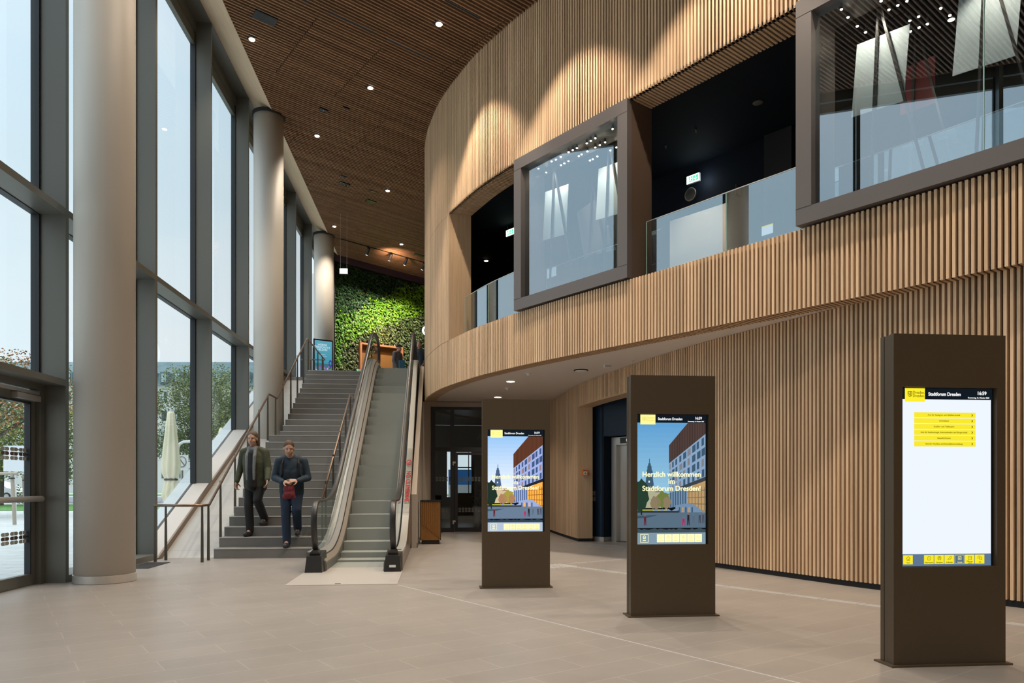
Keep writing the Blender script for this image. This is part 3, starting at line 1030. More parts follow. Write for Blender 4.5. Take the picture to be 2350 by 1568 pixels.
def near(x, y): return min(range(len(up)), key=lambda i: (up[i][0] - Vector((x, y))).length)
def balustrade(i0, i1, off, label, cuts=()):
    c = up[(i0 + i1) // 2][0]
    T = thing('glass_balustrade', (c.x, c.y, ZT), label, 'glass railing', 'glass balustrades of the gallery')
    idx = [i0] + list(cuts) + [i1]
    for a, b in zip(idx, idx[1:]):
        m = MB(); vs = []
        P = up[a:b]
        for k, (p, d) in enumerate(P):
            n = hallside(d); q = p - n * off
            vs += [(q.x, q.y, ZT - 0.05), (q.x, q.y, 5.30)]
        m.add(vs, [(2 * i, 2 * i + 2, 2 * i + 3, 2 * i + 1) for i in range(len(P) - 1)])
        m.build('glass_panel', 'glassb', T)
        m = MB(); p, d = up[a]; q = p - hallside(d) * off; m.box((q.x - 0.006, q.y - 0.006, ZT - 0.05), (q.x + 0.006, q.y + 0.006, 5.30)); m.build('panel_edge', 'gedge', T)
    m = MB(); ribbon(m, up[i0:i1], -off + 0.006, -off - 0.006, 5.295, 5.306); m.build('top_edge', 'steel2', T)
iA, iB, iC, iD_ = near(0.22, 15.74), near(1.33, 13.30), near(2.90, 10.85), near(4.36, 8.62)
balustrade(iA, iB, 0.30, 'curved glass balustrade left of the smaller showcase', [iA + 20])
balustrade(iC, iD_, 0.30, 'glass balustrade between the two framed showcases', [iC + 24])
balustrade(iB, iC, 0.72, 'glass balustrade behind the smaller showcase')
balustrade(iD_, near(6.6, 4.9), 0.72, 'glass balustrade behind the larger showcase')

M['board'] = plain('pale_board', (0.62, 0.72, 0.74), 0.6)
M['boardr'] = plain('dark_red_board', (0.22, 0.02, 0.03), 0.6)
M['strut'] = plain('dark_strut', (0.03, 0.028, 0.028), 0.4)
def easel(x, y, z, label, mat='board', tilt=rad(4.5), sc=1.0):
    T = thing('display_stand', (x, y, ZT - 0.02), label, 'display board', 'display boards in the showcases', FRZ)
    zz = z - (ZT - 0.02)
    m = MB(); w, h = 0.31 * sc, 0.435 * sc
    P = []
    for a, b in ((-w, -h), (w, -h), (w, h), (-w, h)):
        P.append((a * math.cos(tilt) - b * math.sin(tilt) * -1, b * math.cos(tilt) - a * math.sin(tilt)))
    P = [(a, b) for a, b in P]
    vs = [(a, 0.0, zz + b) for a, b in P] + [(a, 0.012, zz + b) for a, b in P]
    m.add(vs, [(0, 1, 2, 3), (7, 6, 5, 4), (0, 4, 5, 1), (1, 5, 6, 2), (2, 6, 7, 3), (3, 7, 4, 0)])
    m.build('board', mat, T, local=True)
    m = MB(); m.bar((0.0, -0.03, zz + 0.84), (-0.10, -0.06, 0.02), 0.028, 0.028, up=(0, 1, 0)); m.build('strut', 'strut', T, local=True)
    m = MB(); m.bar((0.0, -0.03, zz + 0.84), (0.62, -0.06, 0.02), 0.028, 0.028, up=(0, 1, 0)); m.build('strut', 'strut', T, local=True)
    m = MB(); m.bar((-0.10, -0.06, 0.45), (0.51, -0.06, 0.45), 0.03, 0.03); m.bar((0.1, -0.06, 0.45), (0.1, 0.5, 0.02), 0.03, 0.03); m.build('foot_brace', 'strut', T, local=True)
easel(2.02, 12.97, 6.12, 'left pale board on crossed struts inside the smaller showcase')
easel(2.84, 12.19, 6.24, 'right pale board on crossed struts inside the smaller showcase')
easel(5.22, 8.29, 6.18, 'pale board on crossed struts, left one in the larger showcase')
easel(5.94, 7.47, 6.27, 'pale board on crossed struts at the right edge of the larger showcase')
easel(6.15, 8.95, 6.42, 'dark red board far back in the larger showcase', 'boardr', 0.0, 0.7)
easel(2.75, 13.15, 5.95, 'grey tilted board behind the pale ones in the smaller showcase', 'frame', rad(-12), 1.1)

BULBS = [(1.81, 13.69), (1.98, 13.84), (2.01, 13.36), (2.08, 13.28), (2.15, 13.16), (2.21, 13.5), (2.26, 13.42), (2.32, 13.32), (2.26, 12.96), (2.32, 12.87), (2.38, 12.79), (2.47, 13.1), (2.51, 13.03), (2.59, 12.9), (2.52, 12.6), (2.57, 12.5), (2.63, 12.4), (2.7, 12.74), (2.76, 12.64), (2.83, 12.53), (2.85, 12.05), (2.99, 12.82), (3.07, 12.7), (2.81, 13.08), (2.75, 13.2), (2.71, 13.26), (5.0, 8.75), (5.17, 8.89), (5.39, 9.05), (5.57, 9.16), (5.4, 8.55), (5.6, 8.7), (5.66, 8.61), (5.72, 8.52), (6.06, 8.79), (6.0, 8.88), (6.21, 9.0), (6.27, 8.92), (6.15, 9.09), (6.23, 8.61), (6.44, 8.73)]
M['bulb'] = emit('bulb_glow', (1.0, 0.84, 0.62), 60.0)
b0 = None
BULBS = [(x * 0.9433, y * 0.9433) for x, y in BULBS]
for i, (x, y) in enumerate(BULBS):
    small = i >= 26
    lab = 'tiny glowing ceiling spotlight behind the glass of the %s showcase' % ('larger' if small else 'smaller')
    if b0 is None:
        b0 = thing('spotlight', (x, y, 6.88), lab, 'spotlight')
        m = MB(); m.lathe([(0.016, 0.07), (0.020, 0.0)][::-1], n=10); m.build('housing', 'black', b0, local=True)
        m = MB(); m.tube([(0, 0, 0.06), (0, 0, 0.26)], 0.004, 6); m.build('rod', 'black', b0, local=True)
        m = MB(); m.ell((0, 0, -0.004), (0.015, 0.015, 0.010), 10, 6); m.build('bulb', 'bulb', b0, local=True)
        o = b0
    else:
        o = copy_tree(b0)
        o.location = (x, y, 6.88)
    tag(o, lab, 'spotlight', 'spotlights behind the %s showcase' % ('larger' if small else 'smaller'))

for (x, y) in ((1.85, 12.75), (2.45, 11.85), (4.9, 8.1), (5.6, 7.1)):
    lamp('showcase_lamp', 'SPOT', (x, y, 6.9), 30, rot=(rad(28), 0, rad(-57)), spot=rad(95), blend=0.6, size=0.03)
# gallery back wall objects
WD = Vector((0.593, -0.805)); WN = Vector((0.805, 0.593)); WRZ = math.atan2(WD.y, WD.x)
m = MB(); m.obox((4.81 - WN.x * 0.03, 13.36 - WN.y * 0.03), tuple(WD), 1.24, 0.04, ZT - 0.02, 6.36)
M['screenw'] = plain('pale_panel', (0.80, 0.74, 0.67), 0.6)
tag(m.build('wall_panel', 'screenw', base=(4.81, 13.36, ZT)), 'tall pale panel on the gallery wall, seen through the glass balustrade', 'panel')
lamp('panel_light', 'SPOT', (4.0, 12.3, 7.1), 45, rot=(rad(42), 0, rad(-37)), spot=rad(70), blend=0.9, size=0.08)
M['green'] = emit('sign_green', (0.03, 0.45, 0.18), 1.6)
M['signw'] = emit('sign_white', (0.85, 1.0, 0.92), 2.2)
def exit_sign(x, y, z, rz_, label, w=0.28, h=0.15, rod=0.0, plainw=False):
    T = thing('exit_sign', (x, y, z), label, 'exit sign', None, rz_)
    m = MB(); m.box((-w / 2, -0.012, -h / 2), (w / 2, 0.03, h / 2)); m.build('housing', 'whitep', T, local=True)
    m = MB(); m.box((-w / 2 + 0.004, -0.016, -h / 2 + 0.004), (w / 2 - 0.004, -0.012, h / 2 - 0.004)); fc = m.build('lit_face', 'signw', T, local=True)
    if not plainw:
        m = MB()
        m.box((-w * .42, -0.019, -h * .34), (-w * .02, -0.016, h * .34)); m.box((w * .02, -0.019, -h * .34), (w * .42, -0.016, h * .34))
        m.build('green_field', 'green', fc, local=True)
        m = MB()
        m.bar((w * .22, -0.021, h * .26), (w * .22, -0.021, -h * .1), 0.016, 0.002, up=(0, 1, 0))
        m.add([(w * .22 - 0.04, -0.021, -h * .02), (w * .22 + 0.04, -0.021, -h * .02), (w * .22, -0.021, -h * .28)], [(0, 1, 2), (2, 1, 0)])
        m.build('arrow', 'signw', fc, local=True)
        m = MB()
        m.ell((-w * .16, -0.021, h * .22), (0.010, 0.002, 0.010), 10, 6)
        m.bar((-w * .16, -0.021, h * .14), (-w * .19, -0.021, -h * .06), 0.016, 0.002, up=(0, 1, 0))
        m.bar((-w * .19, -0.021, -h * .06), (-w * .11, -0.021, -h * .26), 0.010, 0.002, up=(0, 1, 0))
        m.bar((-w * .19, -0.021, -h * .06), (-w * .27, -0.021, -h * .22), 0.010, 0.002, up=(0, 1, 0))
        m.bar((-w * .24, -0.021, h * .08), (-w * .08, -0.021, h * .04), 0.008, 0.002, up=(0, 1, 0))
        m.build('running_figure', 'signw', fc, local=True)
        m = MB(); m.box((-w * .40, -0.021, -h * .28), (-w * .32, -0.019, h * .26)); m.build('door_mark', 'signw', fc, local=True)
    if rod:
        m = MB(); m.tube([(-w * .4, 0.01, h / 2), (-w * .4, 0.01, h / 2 + rod)], 0.0035, 6); m.tube([(w * .4, 0.01, h / 2), (w * .4, 0.01, h / 2 + rod)], 0.0035, 6); m.build('suspension_wire', 'steel2', T, local=True)
    return T
exit_sign(4.72, 13.40, 7.02, WRZ, 'lit green exit sign with arrow on the dark gallery wall above the round vent')
exit_sign(1.58, 16.93, 7.12, WRZ, 'lit green exit sign in the dark opening left of the smaller showcase', rod=0.10)
exit_sign(-3.22, 24.35, 8.25, 0, 'bright white blank sign hanging on two long wires before the green wall', w=0.26, h=0.17, rod=zceil(-3.2) - 8.25 - 0.09, plainw=True)
lamp('exit_glow', 'POINT', (4.78, 13.1, 6.9), 2.0, col=(0.8, 0.95, 1.0), size=0.05)
T = thing('wall_vent', (4.66, 13.36, 6.70), 'round louvred vent on the dark gallery wall', 'vent', None, WRZ)
m = MB()
ring = [(0.115 * math.cos(a * math.pi / 16), -0.02, 0.115 * math.sin(a * math.pi / 16)) for a in range(33)]
m.tube(ring, 0.012, 6, cap=False); m.build('rim', 'mull', T, local=True)
m = MB()
for i in range(-5, 6):
    z = i * 0.019; w = math.sqrt(max(0.0, 0.105 ** 2 - z * z)); m.box((-w, -0.028, z - 0.004), (w, -0.012, z + 0.003))
m.build('louvres', 'mull', T, local=True)
T = thing('notice_sign', (5.28, 12.62, 6.50), 'small dark notice sign projecting from the gallery wall', 'sign', None, WRZ + rad(90))
m = MB(); m.box((-0.09, -0.01, -0.09), (0.09, 0.01, 0.09)); m.build('plate', 'framed', T, local=True)
m = MB(); m.box((-0.07, -0.012, -0.06), (-0.03, -0.010, 0.06)); m.box((0.0, -0.012, -0.06), (0.02, -0.010, 0.06)); m.build('print', 'bronze', T, local=True)
T = thing('tablet_stand', (4.66, 10.10, ZT - 0.02), 'small lit tablet with yellow header on a stand behind the gallery glass', 'screen', None, FRZ)
m = MB(); m.bar((0, 0, 0), (0, 0.02, 0.45), 0.03, 0.03); m.build('stand', 'strut', T, local=True)
m = MB(); m.box((-0.10, -0.01, 0.46), (0.10, 0.01, 0.62)); m.build('tablet', 'blackg', T, local=True)
M['scrw'] = emit('screen_white', (0.60, 0.68, 0.78), 0.6)
M['scry'] = emit('screen_yellow', (0.95, 0.80, 0.04), 0.5)
m = MB(); m.box((-0.09, -0.012, 0.475), (0.09, -0.010, 0.59)); m.build('screen', 'scrw', T, local=True)
m = MB(); m.box((-0.09, -0.013, 0.59), (0.09, -0.010, 0.61)); m.build('screen_header', 'scry', T, local=True)
# dark full-height post and pale leaf beside the tablet (doorway further back)
m = MB(); m.obox((5.75, 12.02), tuple(WD), 0.5, 0.12, ZT - 0.02, 7.29)
m.build('trim_3', 'black', props={'kind': 'structure'})
for x, y, lb in ((1.18, 19.66, 'round recessed downlight deep in the dark gallery, nearer the jamb'), (4.98, 11.15, 'small round fixture on the black gallery ceiling, right one of the pair'), (4.31, 12.1, 'tiny sprinkler on the black gallery ceiling above the exit sign'), (3.98, 12.73, 'tiny sprinkler on the black gallery ceiling left of the exit sign')):
    T = thing('ceiling_fixture', (x, y, 7.30), lb, 'ceiling fixture')
    lit = x < 2
    m = MB(); m.lathe([(0.075, 0.0), (0.08, -0.012), (0.045, -0.02)] if 'round' in lb else [(0.02, 0.0), (0.02, -0.01), (0.008, -0.05)], n=20); m.build('ring', 'mull' if not lit else 'whitep', T, local=True)
    if lit:
        m = MB(); m.lathe([(0.05, -0.018), (0.05, -0.023)], n=20); m.build('lens', 'lamp', T, local=True)

# ================================================================== INFORMATION KIOSKS
KW, KD, KH = 0.81, 0.15, 2.25
SX, SW, SZ1, SZ0 = 0.065, 0.670, 1.886, 0.674
SHT = SZ1 - SZ0
EM = {}
def em(c, s=1.0):
    k = (c, s)
    if k not in EM:
        EM[k] = emit('screen_colour', c, s * EXPO)
    return EM[k]
class Scr:
    def __init__(s, gain): s.mb = MB(); s.mats = []; s.gain = gain
    def mi(s, c):
        m_ = em(c, s.gain)
        if m_ not in s.mats: s.mats.append(m_)
        return s.mats.index(m_)
    def poly(s, P, c, lay):
        y = 0.030 - lay * 0.0007
        s.mb.add([(SX + x * SW, y, SZ1 - z * SHT) for x, z in P], [tuple(range(len(P)))], s.mi(c))
    def rect(s, x0, z0, x1, z1, c, lay): s.poly([(x0, z1), (x1, z1), (x1, z0), (x0, z0)], c, lay)
    def build(s, name, parent): return s.mb.build(name, s.mats, parent, local=True)
def st(x, z, lay=8): return (SX + x * SW, 0.030 - lay * 0.0007, SZ1 - z * SHT)

def kiosk_body(x, y, label):
    T = thing('information_kiosk', (x, y, 0), label, 'kiosk', 'information kiosks')
    a, b = 0.063, 0.747
    z0, z1 = 0.672, 1.89
    m = MB()
    m.box((0, 0, 0.012), (KW, 0.045, z0)); m.box((0, 0, z1), (KW, 0.045, KH)); m.box((0, 0, z0), (a, 0.045, z1)); m.box((b, 0, z0), (KW, 0.045, z1))
    m.box((0.003, 0.048, 0.012), (KW - 0.003, 0.107, KH - 0.003)); m.box((0, 0.110, 0.012), (KW, KD, KH))
    m.box((0.006, 0.045, 0.012), (KW - 0.006, 0.110, KH - 0.006))
    m.build('body', 'kiosk', T, local=True)
    m = MB(); m.box((-0.03, -0.03, 0), (KW + 0.03, KD + 0.03, 0.012)); m.build('base_plate', 'kiosk', T, local=True)
    m = MB(); m.box((a, 0.032, z0), (b, 0.047, z1)); bz = m.build('screen_bezel', 'blackg', T, local=True)
    return T
WHT, YEL, DRK = (0.86, 0.92, 1.0), (1.0, 0.86, 0.03), (0.006, 0.010, 0.016)

def header(S, yel):
    S.rect(0, 0, 1, 0.062, DRK, 1)
    S.rect(0.05, 0.0, 0.265, 0.076, yel, 3)
def header_text(scr, fw, name_mat, inkmat):
    text('heading', 'Stadtforum Dresden', 0.033, fw, scr, st(0.475, 0.033), bold=0.0009, sx=0.86)
    text('clock', '16:59', 0.034, fw, scr, st(0.880, 0.026), bold=0.0009, sx=0.92)
    text('date', 'Donnerstag, 16. Oktober 2025', 0.0125, fw, scr, st(0.845, 0.051), bold=0.0004)
    text('logo_print', 'Dresden.\nDresden.', 0.027, inkmat, scr, st(0.195, 0.034), sx=0.85)
    m = MB()
    x, _, z = st(0.10, 0.033)
    pts = [(x - 0.014, z + 0.017), (x - 0.014, z - 0.006), (x - 0.009, z - 0.015), (x, z - 0.019), (x + 0.009, z - 0.015), (x + 0.014, z - 0.006), (x + 0.014, z + 0.017)]
    for i in range(7):
        a, b = pts[i], pts[(i + 1) % 7]
        m.bar((a[0], 0.0245, a[1]), (b[0], 0.0245, b[1]), 0.003, 0.001, up=(0, 1, 0))
    m.bar((x + 0.001, 0.0245, z + 0.015), (x + 0.001, 0.0245, z - 0.017), 0.003, 0.001, up=(0, 1, 0))
    m.bar((x - 0.010, 0.0245, z + 0.010), (x - 0.003, 0.0245, z - 0.008), 0.003, 0.001, up=(0, 1, 0))
    m.bar((x + 0.007, 0.0245, z + 0.014), (x + 0.007, 0.0245, z - 0.012), 0.003, 0.001, up=(0, 1, 0))
    m.build('city_crest', inkmat, scr, local=True)
ICO = {
 'home': [((-.5, 0), (0, .5)), ((0, .5), (.5, 0)), ((-.35, .1), (-.35, -.5)), ((.35, .1), (.35, -.5)), ((-.35, -.5), (-.1, -.5)), ((.1, -.5), (.35, -.5)), ((-.1, -.5), (-.1, -.15)), ((.1, -.5), (.1, -.15)), ((-.1, -.15), (.1, -.15))],
 'info': [((-.4, -.45), (-.4, 0)), ((-.4, 0), (-.25, .4)), ((-.25, .4), (.15, .5)), ((.15, .5), (.45, .2)), ((.45, .2), (.45, -.2)), ((.45, -.2), (.2, -.45)), ((.2, -.45), (-.4, -.45)), ((0, .1), (0, -.25))],
 'tram': [((-.3, .45), (.3, .45)), ((-.4, .3), (.4, .3)), ((-.4, .3), (-.4, -.3)), ((.4, .3), (.4, -.3)), ((-.4, -.3), (.4, -.3)), ((-.4, 0), (.4, 0)), ((0, .3), (0, 0)), ((-.3, -.5), (-.2, -.3)), ((.3, -.5), (.2, -.3))],
 'hand': [((-.5, -.3), (-.1, 0)), ((-.1, 0), (.1, .4)), ((.1, .4), (.5, .4)), ((.5, .4), (.4, 0)), ((.4, 0), (.1, -.35)), ((.1, -.35), (-.5, -.4))],
 'cal': [((-.4, .35), (.4, .35)), ((-.4, .35), (-.4, -.45)), ((.4, .35), (.4, -.45)), ((-.4, -.45), (.4, -.45)), ((-.2, .5), (-.2, .25)), ((.2, .5), (.2, .25)), ((-.25, .05), (.25, .05)), ((-.25, -.2), (.25, -.2)), ((0, .1), (0, -.3))],
 'clock': [((-.4, .4), (.4, .4)), ((.4, .4), (.4, -.4)), ((.4, -.4), (-.4, -.4)), ((-.4, -.4), (-.4, .4)), ((0, .25), (0, 0)), ((0, 0), (.2, -.08))],
 'chat': [((-.5, .4), (.1, .5)), ((-.5, .4), (-.5, -.2)), ((-.2, .2), (.5, .2)), ((.5, .2), (.5, -.3)), ((-.2, .2), (-.2, -.3)), ((-.2, -.3), (.3, -.3)), ((.3, -.3), (.5, -.45)), ((.5, -.3), (.5, -.45))]}
def icon(m, kind, cx, cz, s, w=0.0022):
    for a, b in ICO[kind]:
        m.bar((cx + a[0] * s, 0.0237, cz + a[1] * s), (cx + b[0] * s, 0.0237, cz + b[1] * s), w, 0.0008, up=(0, 1, 0))
NAMES = [('info', 'Information'), ('tram', 'Fahrpl\u00e4ne'), ('hand', 'Kaffeebar'), ('cal', 'Termin'), ('clock', '\u00d6ffnungs-\nzeiten'), ('chat', 'EN')]

def kiosk_list(x, y, label):
    T = kiosk_body(x, y, label)
    S = Scr(1.0)
    S.rect(0, 0, 1, 1, (0.005, 0.006, 0.008), 0)
    S.rect(0, 0.062, 0.985, 0.932, WHT, 2)
    header(S, YEL)
    S.rect(0, 0.932, 0.985, 1.0, (0.115, 0.185, 0.285), 2)
    scr = S.build('screen', T)
    wm, ink = em((1, 1, 1), 0.95), em((0.16, 0.13, 0.0), 1.0)
    header_text(scr, wm, None, ink)
    rows = ['Amt f\u00fcr Stadtgr\u00fcn und Abfallwirtschaft', 'Umweltamt', 'Stra\u00dfen- und Tiefbauamt', 'Amt f\u00fcr Stadtstrategie, Internationales und B\u00fcrgerschaft', 'Bauaufsichtsamt', 'Amt f\u00fcr Hochbau und Immobilienverwaltung']
    for i, r_ in enumerate(rows):
        z0 = 0.135 + i * 0.0325
        m = MB()
        xa, _, za = st(0.148, z0); xb, _, zb_ = st(0.815, z0 + 0.0295)
        m.quad((xa, 0.027, zb_), (xb, 0.027, zb_), (xb, 0.027, za), (xa, 0.027, za))
        bt = m.build('list_button', em(YEL, 0.95), scr, local=True)
        text('button_text', r_, 0.0150, ink, bt, st(0.47, z0 + 0.015, 6))
        m = MB(); cx, _, cz = st(0.775, z0 + 0.015)
        m.bar((cx - 0.004, 0.0245, cz + 0.007), (cx + 0.004, 0.0245, cz), 0.004, 0.0008, up=(0, 1, 0)); m.bar((cx + 0.004, 0.0245, cz), (cx - 0.004, 0.0245, cz - 0.007), 0.004, 0.0008, up=(0, 1, 0))
        m.build('arrow_mark', em((0.05, 0.04, 0.0), 1.0), bt, local=True)
    bx = [(0.03, 'home', 'Start')] + [(0.255 + i * 0.1105, *NAMES[i]) for i in range(6)]
    for x0, ic, nm in bx:
        act = ic == 'cal'
        xa, _, za = st(x0, 0.938); xb, _, zb_ = st(x0 + 0.104, 0.989)
        m = MB(); m.quad((xa, 0.027, zb_), (xb, 0.027, zb_), (xb, 0.027, za), (xa, 0.027, za))
        if act: m.quad((xa + 0.003, 0.0265, zb_ + 0.003), (xb - 0.003, 0.0265, zb_ + 0.003), (xb - 0.003, 0.0265, za - 0.003), (xa + 0.003, 0.0265, za - 0.003), 1)
        bt = m.build('menu_button', [em(YEL if not act else (0.75, 0.75, 0.2), 0.95), em((0.10, 0.16, 0.24), 1.0)], scr, local=True)
        c = ((xa + xb) / 2, (za + zb_) / 2)
        mt = em((0.9, 0.9, 0.3), 1.0) if act else ink
        m = MB(); icon(m, ic, c[0], c[1] + 0.009, 0.028); m.build('button_icon', mt, bt, local=True)
        text('button_text', nm, 0.0125, mt, bt, (c[0], 0.0237, c[1] - 0.020))
    return T

def kiosk_picture(x, y, label, g, cols):
    T = kiosk_body(x, y, label)
    S = Scr(g)
    S.rect(0, 0, 1, 1, (0.005, 0.006, 0.008), 0)
    n = 16
    for i in range(n):
        t = i / (n - 1)
        c = tuple(round(cols['s0'][k] * (1 - t) + cols['s1'][k] * t, 3) for k in range(3))
        S.rect(0, 0.062 + 0.62 * i / n, 0.985, 0.062 + 0.62 * (i + 1) / n + 0.001, c, 1)
    W_ = cols
    # far row: church tower, cream houses, autumn trees
    S.poly([(0.10, 0.72), (0.35, 0.72), (0.35, 0.60), (0.28, 0.575), (0.10, 0.575)], W_['cream'], 2)
    S.poly([(0.26, 0.60), (0.36, 0.60), (0.33, 0.57), (0.27, 0.57)], W_['roof'], 2.5)
    for (w, z0, z1) in ((0.075, 0.54, 0.585), (0.062, 0.50, 0.545), (0.052, 0.45, 0.505), (0.050, 0.43, 0.455), (0.034, 0.395, 0.435), (0.020, 0.375, 0.40), (0.006, 0.34, 0.38)):
        S.poly([(0.18 - w, z1), (0.18 + w, z1), (0.18 + w * .82, z0), (0.18 - w * .82, z0)], W_['tower'], 3)
    S.poly([(0.165, 0.525), (0.185, 0.525), (0.185, 0.510), (0.165, 0.510)], (0.8, 0.85, 0.9), 4)
    for k in range(4):
        S.rect(0.13 + k * 0.028, 0.552, 0.142 + k * 0.028, 0.572, W_['cream'], 3.5)
    def blob(cx, cy, rx, ry, c, lay, seed=1):
        r_ = random.Random(seed)
        P = [(cx + rx * math.cos(a) * r_.uniform(.78, 1.1), cy + ry * math.sin(a) * r_.uniform(.78, 1.1)) for a in [-i * 2 * math.pi / 26 for i in range(26)]]
        S.poly([(max(0, min(0.985, a)), b) for a, b in P], c, lay)
    blob(0.27, 0.68, 0.08, 0.055, W_['aut1'], 4, 3)
    blob(0.38, 0.655, 0.10, 0.065, W_['aut2'], 4, 4)
    blob(0.43, 0.68, 0.06, 0.05, W_['aut1'], 4.2, 5)
    # main building
    S.poly([(0.46, 0.376), (0.985, 0.146), (0.985, 0.062), (0.73, 0.062), (0.46, 0.236)], W_['brown'], 3)
    for k in range(22):
        t0 = k / 22; t1 = t0 + 0.018
        def xr(t): return 0.46 + 0.525 * t
        def tp(xx): return max(0.063, 0.236 - (xx - 0.46) * 0.645)
        def bt_(xx): return 0.376 - (xx - 0.46) * 0.438
        a, b = xr(t0), xr(t1)
        S.poly([(a, bt_(a)), (b, bt_(b)), (b, tp(b)), (a, tp(a))], W_['brown2'], 3.6)
    def fac(u, w):   # upper facade parametrised
        x_ = 0.46 + 0.525 * (u ** 1.25)
        zt_ = 0.376 - (x_ - 0.46) * 0.438
        zb_ = 0.605 - (x_ - 0.46) * 0.238
        return (x_, zt_ + (zb_ - zt_) * w)
    S.poly([fac(0, 1), fac(1, 1), fac(1, 0), fac(0, 0)], W_['wall'], 3)
    r_ = random.Random(11)
    for row in range(4):
        for c in range(9):
            u0 = (c + 0.18 + 0.1 * r_.random()) / 9
            u1 = u0 + (0.055 if r_.random() < .6 else 0.08)
            w0, w1 = (row + 0.18) / 4, (row + 0.9) / 4
            S.poly([fac(u0, w1), fac(min(1, u1), w1), fac(min(1, u1), w0), fac(u0, w0)], W_['win'] if r_.random() < .75 else W_['winl'], 4)
    S.poly([(0.46, 0.72), (0.72, 0.70), (0.72, 0.56), (0.46, 0.605)], W_['wall2'], 3.2)
    for c in range(7):
        a = 0.475 + c * 0.035
        S.poly([(a, 0.715), (a + 0.016, 0.714), (a + 0.016, 0.60 - (a - .46) * .2), (a, 0.605 - (a - .46) * .2)], W_['win'], 4)
    S.poly([(0.72, 0.74), (0.985, 0.79), (0.985, 0.50), (0.72, 0.57)], W_['glow'], 3.4)
    for c in range(6):
        a = 0.74 + c * 0.045
        S.poly([(a, 0.74), (a + 0.01, 0.74), (a + 0.01, 0.56), (a, 0.56)], W_['glow2'], 4)
    for c in range(4):
        S.poly([(0.72, 0.60 + c * 0.045), (0.985, 0.585 + c * 0.055), (0.985, 0.578 + c * 0.055), (0.72, 0.595 + c * 0.045)], W_['glow2'], 4.1)
    S.poly([(0.60, 0.585), (0.985, 0.51), (0.985, 0.478), (0.62, 0.556)], W_['dark'], 4.4)
    S.poly([(0.55, 0.76), (0.80, 0.76), (0.985, 0.815), (0.985, 0.765), (0.82, 0.695), (0.72, 0.685), (0.55, 0.70)], W_['wall2'], 5)
    for c in range(5):
        a = 0.60 + c * 0.045
        S.rect(a, 0.715, a + 0.022, 0.755, W_['glow'] if c % 2 else W_['win'], 5.4)
    # plaza, hedge, parasols, people
    S.rect(0, 0.755, 0.985, 0.875, W_['plaza'], 5.2)
    S.rect(0, 0.740, 0.60, 0.757, (0.03, 0.04, 0.05), 5.3)
    S.rect(0.0, 0.733, 0.46, 0.739, (0.75, 0.75, 0.08), 5.3)
    for cx in (0.27, 0.36, 0.45, 0.54):
        S.poly([(cx - 0.045, 0.742), (cx + 0.045, 0.742), (cx, 0.730)], W_['wall'], 5.6)
    S.poly([(0, 0.78), (0.30, 0.775), (0.16, 0.795), (0, 0.80)], (0.05, 0.09, 0.13), 5.5)
    blob(0.05, 0.62, 0.13, 0.125, W_['tree'], 6, 8)
    S.rect(0.055, 0.70, 0.075, 0.775, (0.02, 0.02, 0.015), 6)
    P = [(0, 0.911)] + [(0.985, 0.911)] + [(0.985 - i * 0.985 / 30, 0.878 + 0.012 * r_.random() + (0.0 if i > 8 else -0.002)) for i in range(31)]
    S.poly(P, W_['hedge'], 6)
    for cx, h, c in ((0.115, 0.085, (0.12, 0.02, 0.03)), (0.665, 0.065, (0.45, 0.02, 0.12)), (0.735, 0.10, (0.02, 0.02, 0.03)), (0.81, 0.075, (0.10, 0.14, 0.2)), (0.90, 0.08, (0.06, 0.07, 0.10)), (0.95, 0.085, (0.08, 0.08, 0.12))):
        zb_ = 0.855 if cx < .78 else 0.84
        S.poly([(cx - 0.016, zb_), (cx - 0.006, zb_), (cx + 0.001, zb_ - h * .45), (cx + 0.008, zb_), (cx + 0.018, zb_), (cx + 0.016, zb_ - h * .8), (cx - 0.014, zb_ - h * .8)], c, 6.4)
        S.poly([(cx - 0.008, zb_ - h * .82), (cx + 0.008, zb_ - h * .82), (cx + 0.006, zb_ - h), (cx - 0.006, zb_ - h)], (0.25, 0.15, 0.12), 6.4)
    S.rect(0, 0.911, 0.985, 1.0, W_['bar'], 6.6)
    header(S, (1.0, 0.95, 0.35))
    scr = S.build('screen', T)
    wm, ink, gold = em((1, 1, 1), 0.95), em((0.85, 0.72, 0.10), 1.0), em((1.0, 0.97, 0.55), 1.15)
    header_text(scr, wm, None, ink)
    for k, ln in enumerate(('Herzlich willkommen', 'im', 'Stadtforum Dresden!')):
        text('welcome_text', ln, 0.0670, gold, scr, (SX + 0.495 * SW, 0.0225, SZ1 - (0.462 + 0.0545 * k) * SHT), bold=0.0015, sx=0.98)
    m = MB()
    x0, _, z0 = st(0.05, 0.923); x1, _, z1 = st(0.16, 0.985)
    for a, b in (((x0, z0), (x1, z0)), ((x1, z0), (x1, z1)), ((x1, z1), (x0, z1)), ((x0, z1), (x0, z0))):
        m.bar((a[0], 0.0235, a[1]), (b[0], 0.0235, b[1]), 0.004, 0.001, up=(0, 1, 0))
    icon(m, 'home', (x0 + x1) / 2, (z0 + z1) / 2 + 0.012, 0.030, 0.004)
    m.bar((x0 + 0.022, 0.0235, z1 + 0.018), (x1 - 0.022, 0.0235, z1 + 0.018), 0.008, 0.001, up=(0, 1, 0))
    m.build('menu_button', gold, scr, local=True)
